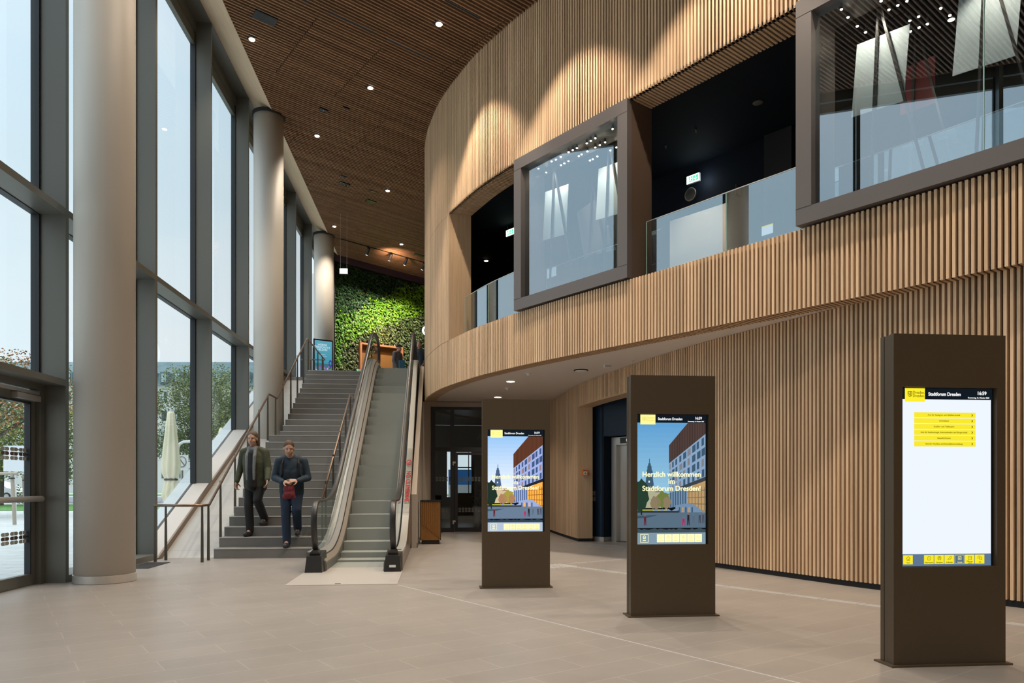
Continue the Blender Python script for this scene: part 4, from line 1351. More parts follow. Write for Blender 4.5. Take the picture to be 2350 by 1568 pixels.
    for i in range(6):
        xa, _, za = st(0.285 + i * 0.1085, 0.923); xb, _, zb_ = st(0.285 + i * 0.1085 + 0.104, 0.985)
        m = MB(); m.quad((xa, 0.0245, zb_), (xb, 0.0245, zb_), (xb, 0.0245, za), (xa, 0.0245, za)); bt = m.build('menu_button', em((1.0, 0.96, 0.55), 1.1), scr, local=True)
        m = MB(); icon(m, NAMES[i][0], (xa + xb) / 2, (za + zb_) / 2 + 0.010, 0.030); m.bar((xa + 0.015, 0.0237, zb_ + 0.014), (xb - 0.015, 0.0237, zb_ + 0.014), 0.004, 0.0008, up=(0, 1, 0)); m.build('button_icon', ink, bt, local=True)
    return T
colsA = dict(s0=(0.30, 0.52, 0.82), s1=(0.80, 0.86, 0.92), cream=(0.60, 0.48, 0.30), roof=(0.35, 0.20, 0.16), tower=(0.06, 0.11, 0.20), aut1=(0.38, 0.20, 0.10), aut2=(0.35, 0.30, 0.05),
             brown=(0.14, 0.05, 0.025), brown2=(0.05, 0.018, 0.012), wall=(0.34, 0.42, 0.72), wall2=(0.30, 0.38, 0.62), win=(0.05, 0.09, 0.22), winl=(0.30, 0.20, 0.22), glow=(0.95, 0.42, 0.06), glow2=(0.30, 0.10, 0.02),
             dark=(0.02, 0.02, 0.03), plaza=(0.13, 0.19, 0.27), tree=(0.015, 0.03, 0.02), hedge=(0.03, 0.05, 0.07), bar=(0.42, 0.50, 0.62))
colsB = dict(s0=(0.12, 0.36, 0.66), s1=(0.32, 0.58, 0.74), cream=(0.42, 0.42, 0.28), roof=(0.25, 0.20, 0.20), tower=(0.045, 0.10, 0.16), aut1=(0.26, 0.20, 0.12), aut2=(0.16, 0.20, 0.05),
             brown=(0.09, 0.055, 0.045), brown2=(0.045, 0.03, 0.03), wall=(0.25, 0.38, 0.55), wall2=(0.17, 0.27, 0.40), win=(0.05, 0.10, 0.17), winl=(0.22, 0.22, 0.25), glow=(0.50, 0.32, 0.14), glow2=(0.20, 0.15, 0.10),
             dark=(0.05, 0.055, 0.06), plaza=(0.10, 0.16, 0.22), tree=(0.02, 0.05, 0.03), hedge=(0.05, 0.08, 0.10), bar=(0.22, 0.32, 0.40))
kiosk_picture(0.474, 8.659, 'brown kiosk nearest the escalator, its screen with a bright dusk picture', 1.15, colsA)
kiosk_picture(1.742, 6.640, 'middle brown kiosk with a paler blue city picture and yellow welcome text', 1.0, colsB)
kiosk_list(3.030, 4.654, 'nearest brown kiosk, its white screen with a yellow list')

# ================================================================== CEILING FIXTURES
def ceil_tilt(x): return math.atan(0.085)
DL = [(-3.81, 15.11, 'round lit downlight beside the black ceiling speaker, nearest the windows'), (-0.06, 13.76, 'round lit downlight close to the curved wall, highest in view'),
      (-1.58, 16.35, 'round lit downlight alone in the middle of the slatted ceiling'), (-3.18, 19.01, 'round lit downlight beside the second column'),
      (-1.62, 22.01, 'round lit downlight beside the two double black boxes'), (-3.72, 25.73, 'round lit downlight beside the third column'), (-1.48, 26.81, 'round lit downlight before the track spotlights')]
d0 = None
for i, (x, y, lb) in enumerate(DL):
    if d0 is None:
        d0 = thing('downlight', (x, y, zceil(x)), lb, 'downlight')
        m = MB(); m.box((-0.085, -0.085, 0.001), (0.085, 0.085, 0.07)); m.build('housing', 'black', d0, local=True)
        m = MB(); m.lathe([(0.066, 0.0), (0.068, -0.012), (0.058, -0.016)], n=24); m.build('trim_ring', 'whitep', d0, local=True)
        m = MB(); m.lathe([(0.057, -0.014), (0.057, -0.022)], n=24); m.build('lens', 'lamp', d0, local=True)
        o = d0
    else:
        o = copy_tree(d0); o.location = (x, y, zceil(x))
    tag(o, lb, 'downlight', 'downlights in the slatted hall ceiling')
    o.rotation_euler = (0, 0, rad(30))
    lamp('downlight_lamp', 'SPOT', (x, y, zceil(x) - 0.04), P_WASH if i == 1 else P_HALL, size=0.06, spot=rad(84 if i == 1 else 105), blend=0.35 if i == 1 else 0.8)
# unseen downlights above and behind the viewer, added to light hall and wall
for (x, y, w) in ((1.25, 11.25, 1), (2.65, 9.0, 1), (4.2, 6.6, 1), (-0.6, 11.2, 0), (-2.4, 9.4, 0), (0.6, 7.4, 0), (-1.6, 5.6, 0), (2.4, 4.6, 0), (4.6, 3.0, 0), (0.4, 2.2, 0), (-3.0, 2.2, 0), (3.4, -0.6, 0), (-1.0, -2.0, 0), (-3.6, 12.4, 0)):
    o = copy_tree(d0); o.location = (x, y, zceil(x)); tag(o, 'unseen downlight added in the ceiling above the kiosks', 'downlight', 'added downlights above the kiosks')
    lamp('downlight_lamp', 'SPOT', (x, y, zceil(x) - 0.04), P_WASH if w else P_HALL, size=0.06, spot=rad(84 if w else 105), blend=0.35 if w else 0.8)

URZ = rad(30)
BX = [(-3.37, 14.34, 0.42, 0.26, 'large black ceiling speaker near the window strip'), (-2.80, 17.63, 0.20, 0.10, 'small black box with a pinhole in the ceiling, left one of two'), (-2.24, 17.40, 0.16, 0.045, 'slim black slot box in the ceiling, right one of two'),
      (-2.85, 21.39, 0.17, 0.10, 'small black box in the ceiling beside the larger flat one, left pair'), (-2.88, 21.92, 0.30, 0.18, 'flat black ceiling speaker of the left pair'), (-2.06, 22.21, 0.24, 0.11, 'black twin-lens box in the ceiling, right pair'),
      (-2.21, 23.04, 0.30, 0.20, 'flat black ceiling speaker of the right pair'), (-0.87, 27.85, 0.38, 0.16, 'dark flat box in the ceiling right of the track spotlights')]
for x, y, w, h, lb in BX:
    T = thing('ceiling_speaker' if 'speaker' in lb else 'ceiling_box', (x, y, zceil(x)), lb, 'ceiling device', None, URZ)
    T.rotation_euler = (0, rad(4.8), URZ)
    m = MB(); m.box((-w / 2, -h / 2, -0.020), (w / 2, h / 2, 0.055)); m.build('housing', 'blackg', T, local=True)
    if 'lens' in lb or 'pinhole' in lb:
        m = MB()
        m.lathe([(0.010, -0.018), (0.010, -0.026)], c=(-0.03 if 'lens' in lb else 0, 0, 0), n=12)
        m.build('lens', 'whitep', T, local=True)
        if 'lens' in lb:
            m = MB(); m.lathe([(0.010, -0.018), (0.010, -0.026)], c=(0.03, 0, 0), n=12); m.build('lens', 'whitep', T, local=True)
for (x0, y0, x1, y1, lb) in ((-3.20, 13.25, -2.42, 13.70, 'black ceiling slot cut off by the top edge of view'), (-2.15, 13.85, -1.29, 14.35, 'long black ceiling slot left of the curved wall, upper one'), (-1.08, 14.48, -0.21, 14.98, 'long black ceiling slot in line after the upper one'), (0.05, 13.07, 0.69, 13.44, 'black ceiling slot closest to the curved wall')):
    c = ((x0 + x1) / 2, (y0 + y1) / 2)
    T = thing('ceiling_slot', (c[0], c[1], zceil(c[0])), lb, 'slot diffuser')
    d = Vector((x1 - x0, y1 - y0)); L = d.length; d.normalize()
    m = MB(); m.bar((x0, y0, zceil(x0) + 0.012), (x1, y1, zceil(x1) + 0.012), 0.045, 0.03); m.build('slot', 'black', T)
    m = MB(); q = Vector((-d.y, d.x)) * -0.028; m.bar((x0 + q.x, y0 + q.y, zceil(x0)), (x1 + q.x, y1 + q.y, zceil(x1)), 0.008, 0.006); m.build('edge_rail', 'mull', T)

# track spotlights washing the green wall
for i, (x, y) in enumerate(((-2.75, 27.55), (-1.95, 27.95), (-1.39, 28.30), (-0.72, 28.65))):
    lb = ['first', 'second', 'third', 'fourth'][i] + ' black track spotlight from the left, aimed at the green wall'
    T = thing('track_spotlight', (x, y, zceil(x)), lb, 'spotlight', 'track spotlights before the green wall')
    m = MB(); m.box((-0.02, -0.02, -0.10), (0.02, 0.02, 0.01)); m.build('stem', 'blackg', T, local=True)
    m = MB(); m.tube([(0.04, -0.05, -0.08), (-0.06, 0.12, -0.26)], 0.055, 16); hd = m.build('head', 'blackg', T, local=True)
    m = MB(); m.tube([(-0.058, 0.117, -0.257), (-0.064, 0.127, -0.267)], 0.045, 16); m.build('lens', 'lampw', hd, local=True)
    lamp('track_lamp', 'SPOT', (x - 0.07, y + 0.14, zceil(x) - 0.28), P_TRACK, rot=(rad(34), 0, rad(25)), spot=rad(75), blend=0.7, size=0.05, col=(1, 0.93, 0.82))
m = MB(); m.bar((-3.7, 27.0, zceil(-3.7) - 0.004), (0.3, 29.3, zceil(0.3) - 0.004), 0.035, 0.02)
tag(m.build('light_track', 'blackg', base=(-1.85, 28.07, 10.0)), 'thin black lighting track across the ceiling before the green wall', 'lighting track')
# lamp added without a fixture for the ceiling glow; spot on the far column
lamp('ceiling_glow_fill', 'SPOT', (-1.9, 27.6, zceil(-1.9) - 0.55), 90, rot=(rad(150), 0, rad(-25)), spot=rad(120), blend=1.0, size=0.1, col=(1, 0.66, 0.45))
lamp('column_lamp', 'SPOT', (-3.30, 26.3, zceil(-3) - 0.1), 48, rot=(rad(6), 0, rad(58)), spot=rad(36), blend=0.3, size=0.04, col=(1, 0.85, 0.7))

# ================================================================== SOFFIT FIXTURES UNDER THE GALLERY
for (x, y, kd, lb) in ((1.43, 15.29, 'L', 'lit downlight in the white soffit above the nearest-to-escalator kiosk'), (1.37, 18.04, 'L', 'lit downlight farther back in the white soffit, near the glazed door'),
                       (1.67, 14.13, 'D', 'white smoke detector on the soffit beside the lit downlight'), (2.01, 14.38, 'F', 'small flat white disc on the soffit'), (1.45, 16.3, 'D', 'pale smoke detector behind the lit soffit downlight'),
                       (2.62, 13.66, 'B', 'dark domed speaker hanging under the white soffit'), (2.98, 13.02, 'Q', 'white boxy motion sensor on the soffit'), (3.31, 12.53, 'P', 'metal sprinkler head on the soffit near the slatted wall'), (0.98, 16.9, 'F', 'small grey disc on the soffit near the parapet')):
    T = thing({'L': 'downlight', 'D': 'smoke_detector', 'F': 'ceiling_disc', 'B': 'dome_speaker', 'Q': 'motion_sensor', 'P': 'sprinkler'}[kd], (x, y, SOF + 0.005), lb, 'ceiling device')
    if kd == 'L':
        m = MB(); m.lathe([(0.10, 0), (0.10, -0.006), (0.085, -0.008)], n=28); m.build('trim_ring', 'whitep', T, local=True)
        m = MB(); m.lathe([(0.084, -0.006), (0.084, -0.010)], n=28); m.build('lens', 'lamp', T, local=True)
        lamp('soffit_lamp', 'SPOT', (x, y, SOF - 0.03), P_SOFFIT, size=0.07, spot=rad(120), blend=0.8)
    elif kd == 'D':
        m = MB(); m.lathe([(0.055, 0), (0.055, -0.02), (0.03, -0.03)], n=20); m.build('base', 'whitep', T, local=True)
        m = MB(); m.lathe([(0.028, -0.03), (0.026, -0.05), (0.01, -0.056)], n=20); m.build('sensor', 'whitep', T, local=True)
    elif kd == 'F':
        m = MB(); m.lathe([(0.035, 0), (0.035, -0.008), (0.03, -0.01)], n=18); m.build('cover', 'whitep', T, local=True)
    elif kd == 'B':
        m = MB(); m.lathe([(0.13, 0), (0.14, -0.012), (0.125, -0.02)], n=28); m.build('collar', 'black', T, local=True)
        m = MB(); m.lathe([(0.12, -0.02), (0.10, -0.035), (0.05, -0.045)], n=28); m.build('dome', 'whitep', T, local=True)
    elif kd == 'Q':
        m = MB(); m.box((-0.055, -0.05, -0.05), (0.055, 0.05, 0)); m.build('case', 'whitep', T, local=True)
        m = MB(); m.box((-0.05, -0.053, -0.045), (0.05, -0.05, -0.015)); m.build('window', 'plaster', T, local=True)
    else:
        m = MB(); m.lathe([(0.04, 0), (0.035, -0.01), (0.012, -0.012)], n=16); m.build('rosette', 'steel', T, local=True)
        m = MB(); m.lathe([(0.008, -0.01), (0.008, -0.045), (0.022, -0.048), (0.022, -0.052)], n=14); m.build('nozzle', 'steel', T, local=True)

# ================================================================== LOWER HALL: DOOR, BIN, ALARM, SIGNS, FLOOR STRIPS
M['dframe'] = plain('black_door_frame', (0.022, 0.024, 0.028), 0.45)
DG = struct('door_4', (0, DY, 0))
m = MB()
x0, x1, zt_ = -0.295, 2.30, 3.28
m.box((x0, DY - 0.02, 0), (x0 + 0.113, DY + 0.08, zt_)); m.box((x1 - 0.113, DY - 0.02, 0), (x1, DY + 0.08, zt_)); m.box((x0 + 0.113, DY - 0.02, zt_ - 0.075), (x1 - 0.113, DY + 0.08, zt_))
m.box((0.21, DY - 0.02, 0), (0.31, DY + 0.08, zt_ - 0.075)); m.box((1.35, DY - 0.02, 0), (1.45, DY + 0.08, zt_ - 0.075))
m.box((x0 + 0.113, DY - 0.02, 2.13), (0.21, DY + 0.08, 2.22)); m.box((0.31, DY - 0.02, 2.10), (1.35, DY + 0.08, 2.22)); m.box((1.45, DY - 0.02, 2.13), (x1 - 0.113, DY + 0.08, 2.22))
m.box((x0 + 0.113, DY - 0.02, 0), (0.21, DY + 0.08, 0.11)); m.box((1.45, DY - 0.02, 0), (x1 - 0.113, DY + 0.08, 0.11))
m.build('frame', 'dframe', DG)
m = MB(); a, b = 0.315, 1.345
m.box((a, DY - 0.03, 0.01), (a + 0.09, DY + 0.03, 2.09)); m.box((b - 0.09, DY - 0.03, 0.01), (b, DY + 0.03, 2.09)); m.box((a + 0.09, DY - 0.03, 0.01), (b - 0.09, DY + 0.03, 0.12)); m.box((a + 0.09, DY - 0.03, 2.02), (b - 0.09, DY + 0.03, 2.09))
lf = m.build('door_leaf', 'dframe', DG)
for z in (0.26, 1.80):
    m = MB(); m.box((0.27, DY - 0.055, z), (0.345, DY - 0.03, z + 0.05)); m.box((0.27, DY - 0.055, z - 0.05), (0.30, DY - 0.02, z)); m.build('hinge', 'steel', lf)
m = MB()
for (p, q, r_, s_) in ((x0 + 0.113, 0.21, 0.11, 2.13), (x0 + 0.113, 0.21, 2.22, zt_ - 0.075), (0.31, 1.35, 2.22, zt_ - 0.075), (a + 0.09, b - 0.09, 0.12, 2.02), (1.45, x1 - 0.113, 0.11, 2.13), (1.45, x1 - 0.113, 2.22, zt_ - 0.075)):
    m.quad((p, DY + 0.03, r_), (q, DY + 0.03, r_), (q, DY + 0.03, s_), (p, DY + 0.03, s_))
m.build('glass_pane', 'glassi', DG)
for z in (1.39, 0.58):
    m = MB()
    for j in range(15):
        x = -0.17 + j * 0.085
        if 0.17 < x < 0.40 or x > 1.1: continue
        for r_ in (-1, 0, 1):
            m.box((x, DY + 0.024, z + r_ * 0.042 - 0.014), (x + 0.06, DY + 0.028, z + r_ * 0.042 + 0.014))
    m.build('etched_marker', M.setdefault('etchg', plain('etched_marker_dim', (0.13, 0.14, 0.14), 0.7)), DG)
text('door_lettering', 'Re', 0.20, 'dframe', DG, (1.01, -0.0 + 0.02, 2.50), align='CENTER')
# room behind the glazed door
m = MB()
m.box((-0.60, 26.5, 0), (0.17, 26.7, 3.4)); m.box((0.30, 26.5, 0), (0.47, 26.7, 3.4)); m.box((1.05, 26.5, 0), (3.0, 26.7, 3.4))
m.box((0.17, 26.5, 2.45), (1.05, 26.7, 3.4)); m.box((0.17, 26.5, 0), (0.30, 26.7, 0.8)); m.box((0.47, 26.5, 0), (1.05, 26.7, 0.95)); m.box((XG, 26.5, 0), (-0.6, 26.7, Z1 - 0.42)); m.box((3.0, 26.5, 0), (8.9, 26.7, 4.2))
m.build('wall_back_room', 'mull', props={'kind': 'structure'})
m = MB(); m.box((-0.60, DY + 0.2, 0), (-0.50, 26.5, 3.41)); m.box((2.9, DY + 0.2, 0), (3.0, 26.5, 3.41)); m.build('wall_back_room_side', 'plaster', props={'kind': 'structure'})
m = MB(); m.box((-0.60, DY + 0.2, 3.41), (3.0, 26.6, 3.5)); m.build('ceiling_back_room', 'mull', props={'kind': 'structure'})
BWN = struct('window_13', (0.76, 26.6, 0))
m = MB(); m.box((0.94, 26.55, 0.95), (0.97, 26.62, 2.45)); m.box((0.47, 26.55, 1.85), (1.05, 26.62, 1.90)); m.box((0.47, 26.55, 0.95), (0.50, 26.62, 2.45)); m.build('window_frame', 'whitep', BWN)
T = thing('potted_plant', (1.02, 21.6, 0), 'dark potted plant on a pale stand behind the glazed door', 'plant')
m = MB(); m.lathe([(0.10, 0), (0.12, 0.5), (0.14, 0.58), (0.13, 0.6)], n=18); m.build('pot', 'whitep', T, local=True)
m = MB()
for i in range(26):
    a = i * 2.4; r_ = R.uniform(0.2, 0.42); h = R.uniform(0.15, 0.55)
    q = [(0, 0, 0.58), (r_ * .5 * math.cos(a), r_ * .5 * math.sin(a), 0.58 + h), (r_ * math.cos(a), r_ * math.sin(a), 0.58 + h * 0.75)]
    w = Vector((-math.sin(a), math.cos(a), 0)) * 0.022
    m.add([Vector(q[0]) - w * .3, Vector(q[0]) + w * .3, Vector(q[1]) + w, Vector(q[1]) - w, q[2]], [(0, 1, 2, 3), (3, 2, 4)])
M['leafd'] = plain('dark_leaf', (0.03, 0.06, 0.025), 0.5)
m.build('leaves', 'leafd', T, local=True)
M['blueb'] = plain('blue_banner_print', (0.03, 0.22, 0.60), 0.6)
M['whiteb'] = plain('white_banner_print', (0.75, 0.78, 0.80), 0.6)
T = thing('banner', (0.9, 36.0, 0), 'blue and white banner outside the far back window', 'banner')
m = MB(); m.box((-0.6, 0.04, -0.03), (-0.5, 0.10, 2.0)); m.box((1.3, 0.04, -0.03), (1.4, 0.10, 2.0)); m.build('post', 'mull', T, local=True)
m = MB(); m.box((-0.6, 0, 0.62), (1.4, 0.04, 1.25)); m.build('lower_panel', 'whiteb', T, local=True)
m = MB(); m.box((-0.6, 0, 1.25), (1.4, 0.04, 2.0)); m.build('upper_panel', 'blueb', T, local=True)

T = thing('litter_bin', (-0.243, 15.25, 0), 'orange-brown ribbed bin with a black top by the glazed door', 'bin')
M['binw'] = plain('orange_brown_panel', (0.26, 0.115, 0.025), 0.5, noise=0.15, nscale=20)
w = 0.215
m = MB(); m.box((-w + 0.03, 0.03, 0), (w - 0.03, 0.40, 0.085)); m.build('plinth', 'black', T, local=True)
m = MB(); m.box((-w, 0.0, 0.885), (w, 0.43, 0.915)); m.build('top', 'blackg', T, local=True)
m = MB(); m.box((-w, 0.012, 0.085), (-w + 0.012, 0.42, 0.885)); m.box((w - 0.012, 0.012, 0.085), (w, 0.42, 0.885)); m.box((-w + 0.012, 0.40, 0.085), (w - 0.012, 0.42, 0.885)); m.build('side_panels', 'black', T, local=True)
m = MB(); m.box((-w + 0.012, 0.02, 0.085), (w - 0.012, 0.40, 0.885)); fr = m.build('front_panel', 'binw', T, local=True)
m = MB()
for i in range(10):
    xa = -w + 0.022 + i * 0.039; zb_ = 0.43 - (i / 9.0) * 0.28
    m.hexa([(xa, 0.006), (xa + 0.022, 0.006), (xa + 0.022, 0.02), (xa, 0.02)], [zb_, zb_ - 0.016, zb_ - 0.016, zb_], 0.882)
m.build('ribs', 'binw', fr, local=True)

M['orange'] = plain('orange_plastic', (0.85, 0.20, 0.03), 0.4)
T = thing('alarm_call_point', (3.09, 15.66, 1.50), 'orange alarm call point on the oak portal jamb', 'alarm box', None, rad(-4))
m = MB(); m.box((-0.062, -0.045, -0.065), (0.062, 0.0, 0.065)); m.build('case', 'orange', T, local=True)
m = MB(); m.box((-0.038, -0.048, -0.042), (0.038, -0.045, 0.030)); fc = m.build('face', 'whitep', T, local=True)
m = MB(); m.box((-0.038, -0.0485, 0.034), (0.038, -0.045, 0.045)); m.build('slot', 'black', T, local=True)
m = MB(); m.box((-0.012, -0.0495, -0.022), (0.012, -0.048, 0.004)); m.build('push_button', 'black', fc, local=True)
T = thing('call_panel', (*lp(0.13, -0.01), 0.98), 'small grey switch panel at the edge of the navy lift alcove', 'switch', None, math.atan2(D.y, D.x))
m = MB(); m.box((-0.05, -0.03, 0.02), (0.05, 0.0, 0.12)); m.build('plate', 'steel2', T, local=True)
m = MB(); m.box((-0.05, -0.03, -0.10), (0.05, 0.0, 0.0)); m.build('plate', 'steel2', T, local=True)
q = lp(0.92, 0.185)
tl = text('floor_number', '0', 0.09, em((0.9, 0.95, 1.0), 1.2), LD, (q[0] - LD.location.x, q[1] - LD.location.y, 2.19), rot=(rad(90), 0, math.atan2(D.y, D.x)))

M['silver'] = plain('steel_inlay', (0.72, 0.70, 0.68), 0.32, metal=0.3)
m = MB(); m.bar((-0.54, 9.06, 0.001), (2.95, 3.02, 0.001), 0.011, 0.004)
tag(m.build('floor_inlay', 'silver', base=(1.2, 6.0, 0)), 'thin silver line inlaid across the floor in front of the kiosks', 'floor strip')
def ribs(name, p, q, label, n=4, seg=0.30, gap=0.035, w=0.013, sp=0.030):
    p, q = Vector(p), Vector(q); d = (q - p); L = d.length; d.normalize(); nn = Vector((-d.y, d.x))
    m = MB(); s = 0.0; k = 0
    while s < L:
        for j in range(n):
            o = nn * (j - (n - 1) / 2) * sp; sh = 0.06 if j % 2 else 0.0
            a = p + d * (s + sh) + o; b = p + d * (s + sh + seg - gap) + o
            m.bar((a.x, a.y, 0.002), (b.x, b.y, 0.002), w, 0.004)
        s += seg
    c = (p + q) / 2
    o = m.build(name, 'silver', base=(c.x, c.y, 0)); tag(o, label, 'tactile strip', 'tactile floor strips'); return o
ribs('tactile_strip', (1.83, 11.05), (5.5, 5.25), 'long ribbed steel guide strip running behind the kiosks', seg=0.42)
ribs('tactile_strip', (1.95, 11.25), (3.3, 12.05), 'short ribbed steel guide strip branching to the lift', seg=0.42)
def studs(p, d, nx, ny, label, L=0.16, sp=0.07):
    p, d = Vector(p), Vector(d).normalized(); n = Vector((-d.y, d.x)); m = MB()
    for i in range(nx):
        a = p + d * i * sp; b = a + n * L
        m.bar((a.x, a.y, 0.002), (b.x, b.y, 0.002), 0.036, 0.005)
    o = m.build('tactile_field', 'silver', base=(p.x, p.y, 0)); tag(o, label, 'tactile strip', 'tactile floor strips')
studs((1.36, 11.0), (0.866, 0.5), 7, 1, 'short field of steel ribs where the guide strips meet', L=-0.45, sp=0.085)
studs((2.96, 15.40), (0.556, -0.831), 20, 1, 'field of steel ribs on the floor before the lift door', L=-0.62, sp=0.085)
m = MB(); m.box((-4.66, 11.2, 0.0), (-4.30, 12.05, 0.006))
tag(m.build('floor_grille', 'black', base=(-4.48, 11.6, 0)), 'black floor grille at the foot of the glass, beside the first column', 'floor grille')

# ================================================================== UPPER FLOOR: GREEN WALL, NICHE, DISPLAY
G0 = Vector((-4.27, 29.15))
def gp(u, off=0.0):
    q = G0 + U * u - V * off
    return (q.x, q.y)
GW = thing('green_wall', (-2.5, 30.2, Z1), 'tall planted green wall behind the head of the stairs', 'plant wall')
m = MB(); m.hexa([gp(-0.2), gp(6.5), gp(6.5, -0.2), gp(-0.2, -0.2)], Z1, 10.6); m.build('backing_panel', 'black', GW)
M['beam'] = plain('aubergine_metal', (0.075, 0.045, 0.055), 0.4)
m = MB(); z_ = [zceil(gp(-0.2)[0]) - 0.24, zceil(gp(6.5)[0]) - 0.24]
m.hexa([gp(-0.2, 0.16), gp(6.5, 0.16), gp(6.5, 0.0), gp(-0.2, 0.0)], [z_[0], z_[1], z_[1], z_[0]], [z_[0] + 0.3, z_[1] + 0.3, z_[1] + 0.3, z_[0] + 0.3]); m.build('head_beam', 'beam', GW)
m = MB(); m.hexa([gp(-0.10, 0.22), gp(0.0, 0.22), gp(0.0, 0.0), gp(-0.10, 0.0)], Z1, 10.3); m.build('side_post', 'blackg', GW)
def leafmat(name, c, spread=0.5):
    m_, n, l, b = new_mat(name)
    ge = n.new('ShaderNodeNewGeometry'); rp = n.new('ShaderNodeValToRGB')
    rp.color_ramp.elements[0].color = (c[0] * (1 - spread), c[1] * (1 - spread), c[2] * (1 - spread), 1)
    rp.color_ramp.elements[1].color = (c[0] * (1 + spread), c[1] * (1 + spread), c[2] * (1 + spread * .5), 1)
    l.new(ge.outputs['Random Per Island'], rp.inputs[0]); l.new(rp.outputs[0], b.inputs['Base Color'])
    b.inputs['Roughness'].default_value = 0.45
    return m_
M['lf_dark'] = leafmat('dark_ivy', (0.028, 0.075, 0.022))
M['lf_lime'] = leafmat('lime_leaf', (0.17, 0.34, 0.012))
M['lf_green'] = leafmat('green_leaf', (0.10, 0.26, 0.02))
M['lf_olive'] = leafmat('olive_leaf', (0.085, 0.11, 0.025), 0.7)
leafs = {k: MB() for k in ('lf_dark', 'lf_lime', 'lf_green', 'lf_olive')}
r_ = random.Random(5)
for i in range(15000):
    u = r_.uniform(0.0, 4.7); z = r_.uniform(5.1, 10.0)
    if z > zceil(gp(u)[0]) - 0.26: continue
    if 1.0 < u < 3.0 and z < 7.0: continue
    j = r_.gauss(0, 0.10)
    top_ = 7.75 + u * 0.56 + j + 0.12 * math.sin(u * 5)
    low_ = 6.55 + min(u, 2.2) * 0.60 + max(0, u - 2.2) * 0.35 + j
    if u < 0.35 and z > 5.9 and z < 8.0: mt = 'lf_green'
    elif z > top_: mt = 'lf_dark' if r_.random() < .96 else 'lf_olive'
    elif z > low_: mt = 'lf_lime' if r_.random() < 0.45 + 0.14 * u else 'lf_green'
    else: mt = 'lf_olive' if r_.random() < .8 else 'lf_dark'
    s = r_.uniform(0.035, 0.065)
    c = G0 + U * u - V * r_.uniform(0.02, 0.13)
    a = r_.uniform(-0.9, 0.9); tl_ = r_.uniform(0.1, 0.9)
    dn = Vector((U.x * math.sin(a), U.y * math.sin(a), -math.cos(a)))
    dn = (dn * math.cos(tl_) + Vector((-V.x, -V.y, 0)) * math.sin(tl_)).normalized()
    sd = dn.cross(Vector((V.x, V.y, 0.2))).normalized()
    p = Vector((c.x, c.y, z))
    up_ = sd.cross(dn) * s * 0.25
    leafs[mt].add([p, p + dn * s * .8 + sd * s * .65 + up_, p + dn * s * 2.0, p + dn * s * .8 - sd * s * .65 + up_], [(0, 1, 2), (0, 2, 3)])
for k in leafs:
    o = leafs[k].build('foliage', k, GW); o['kind'] = 'stuff'
NI = thing('wood_niche', (*gp(2.0, 0.2), Z1), 'warm-lit orange wooden niche box set in the green wall', 'niche')
M['nichew'] = plain('orange_veneer', (0.50, 0.21, 0.09), 0.5, noise=0.15, nscale=6)
m = MB()
m.hexa([gp(1.05, 0.22), gp(1.13, 0.22), gp(1.13, 0.0), gp(1.05, 0.0)], Z1, 6.93); m.hexa([gp(2.87, 0.22), gp(2.95, 0.22), gp(2.95, 0.0), gp(2.87, 0.0)], Z1, 6.93); m.hexa([gp(1.13, 0.22), gp(2.87, 0.22), gp(2.87, 0.0), gp(1.13, 0.0)], 6.86, 6.93)
m.build('frame', 'nichew', NI)
m = MB(); m.hexa([gp(1.13, 0.03), gp(2.87, 0.03), gp(2.87, 0.01), gp(1.13, 0.01)], Z1, 6.86); m.build('back_panel', 'binw', NI)
q = gp(2.0, 0.6); lamp('niche_light', 'POINT', (q[0], q[1], 7.3), 14, col=(1, 0.6, 0.35), size=0.1)
text('neon_letter', 'C', 0.55, em((0.9, 0.97, 1.0), 3.0), None, (-0.68, 30.75, 7.68), rot=(rad(90), 0, URZ), bold=0.006, extr=0.02)
o = bpy.data.objects['neon_letter']; tag(o, 'glowing white letter C on the green wall, partly hidden by the curved wood wall', 'lit letter')

T = thing('advertising_screen', (-4.13, 25.9, Z1), 'upright advertising screen with a turquoise poster in front of the far column', 'screen', None, URZ)
hw, hh = 0.345, 1.80
m = MB(); m.box((-hw, -0.035, 0.0), (hw, 0.035, hh)); m.build('housing', 'blackg', T, local=True)
S = MB(); mats = []
def c_(col):
    k = em(col, 0.9)
    if k not in mats: mats.append(k)
    return mats.index(k)
def rr(x0, z0, x1, z1, col, lay): S.add([(x0, -0.035 - lay * .001, z0), (x1, -0.035 - lay * .001, z0), (x1, -0.035 - lay * .001, z1), (x0, -0.035 - lay * .001, z1)], [(0, 1, 2, 3)], c_(col))
a, b = -0.31, 0.31
for i in range(8):
    rr(a, 0.95 + i * 0.1, b, 1.05 + i * 0.1, (0.06 + .01 * i, 0.33 + .01 * i, 0.45 + .01 * i), 1)
rr(a, 0.05, b, 0.96, (0.10, 0.22, 0.30), 1); rr(a, 0.05, b, 0.22, (0.02, 0.33, 0.48), 2); rr(a, 0.85, b, 0.97, (0.05, 0.18, 0.22), 2)
rg = random.Random(3)
for i in range(60):
    x, z = rg.uniform(a, b - 0.06), rg.uniform(0.25, 0.86)
    rr(x, z, x + rg.uniform(.02, .07), z + rg.uniform(.02, .05), rg.choice([(0.03, 0.12, 0.05), (0.07, 0.16, 0.03), (0.5, 0.3, 0.45), (0.25, 0.08, 0.4), (0.6, 0.6, 0.65)]), 3)
for i in range(9):
    t = i * math.pi * 2 / 9; x, z = 0.255 + 0.05 * math.cos(t), 0.98 + 0.10 * math.sin(t); rr(x - 0.02, z - 0.03, x + 0.02, z + 0.03, (0.06, 0.05, 0.35), 4)
scr = S.build('screen', mats, T, local=True)
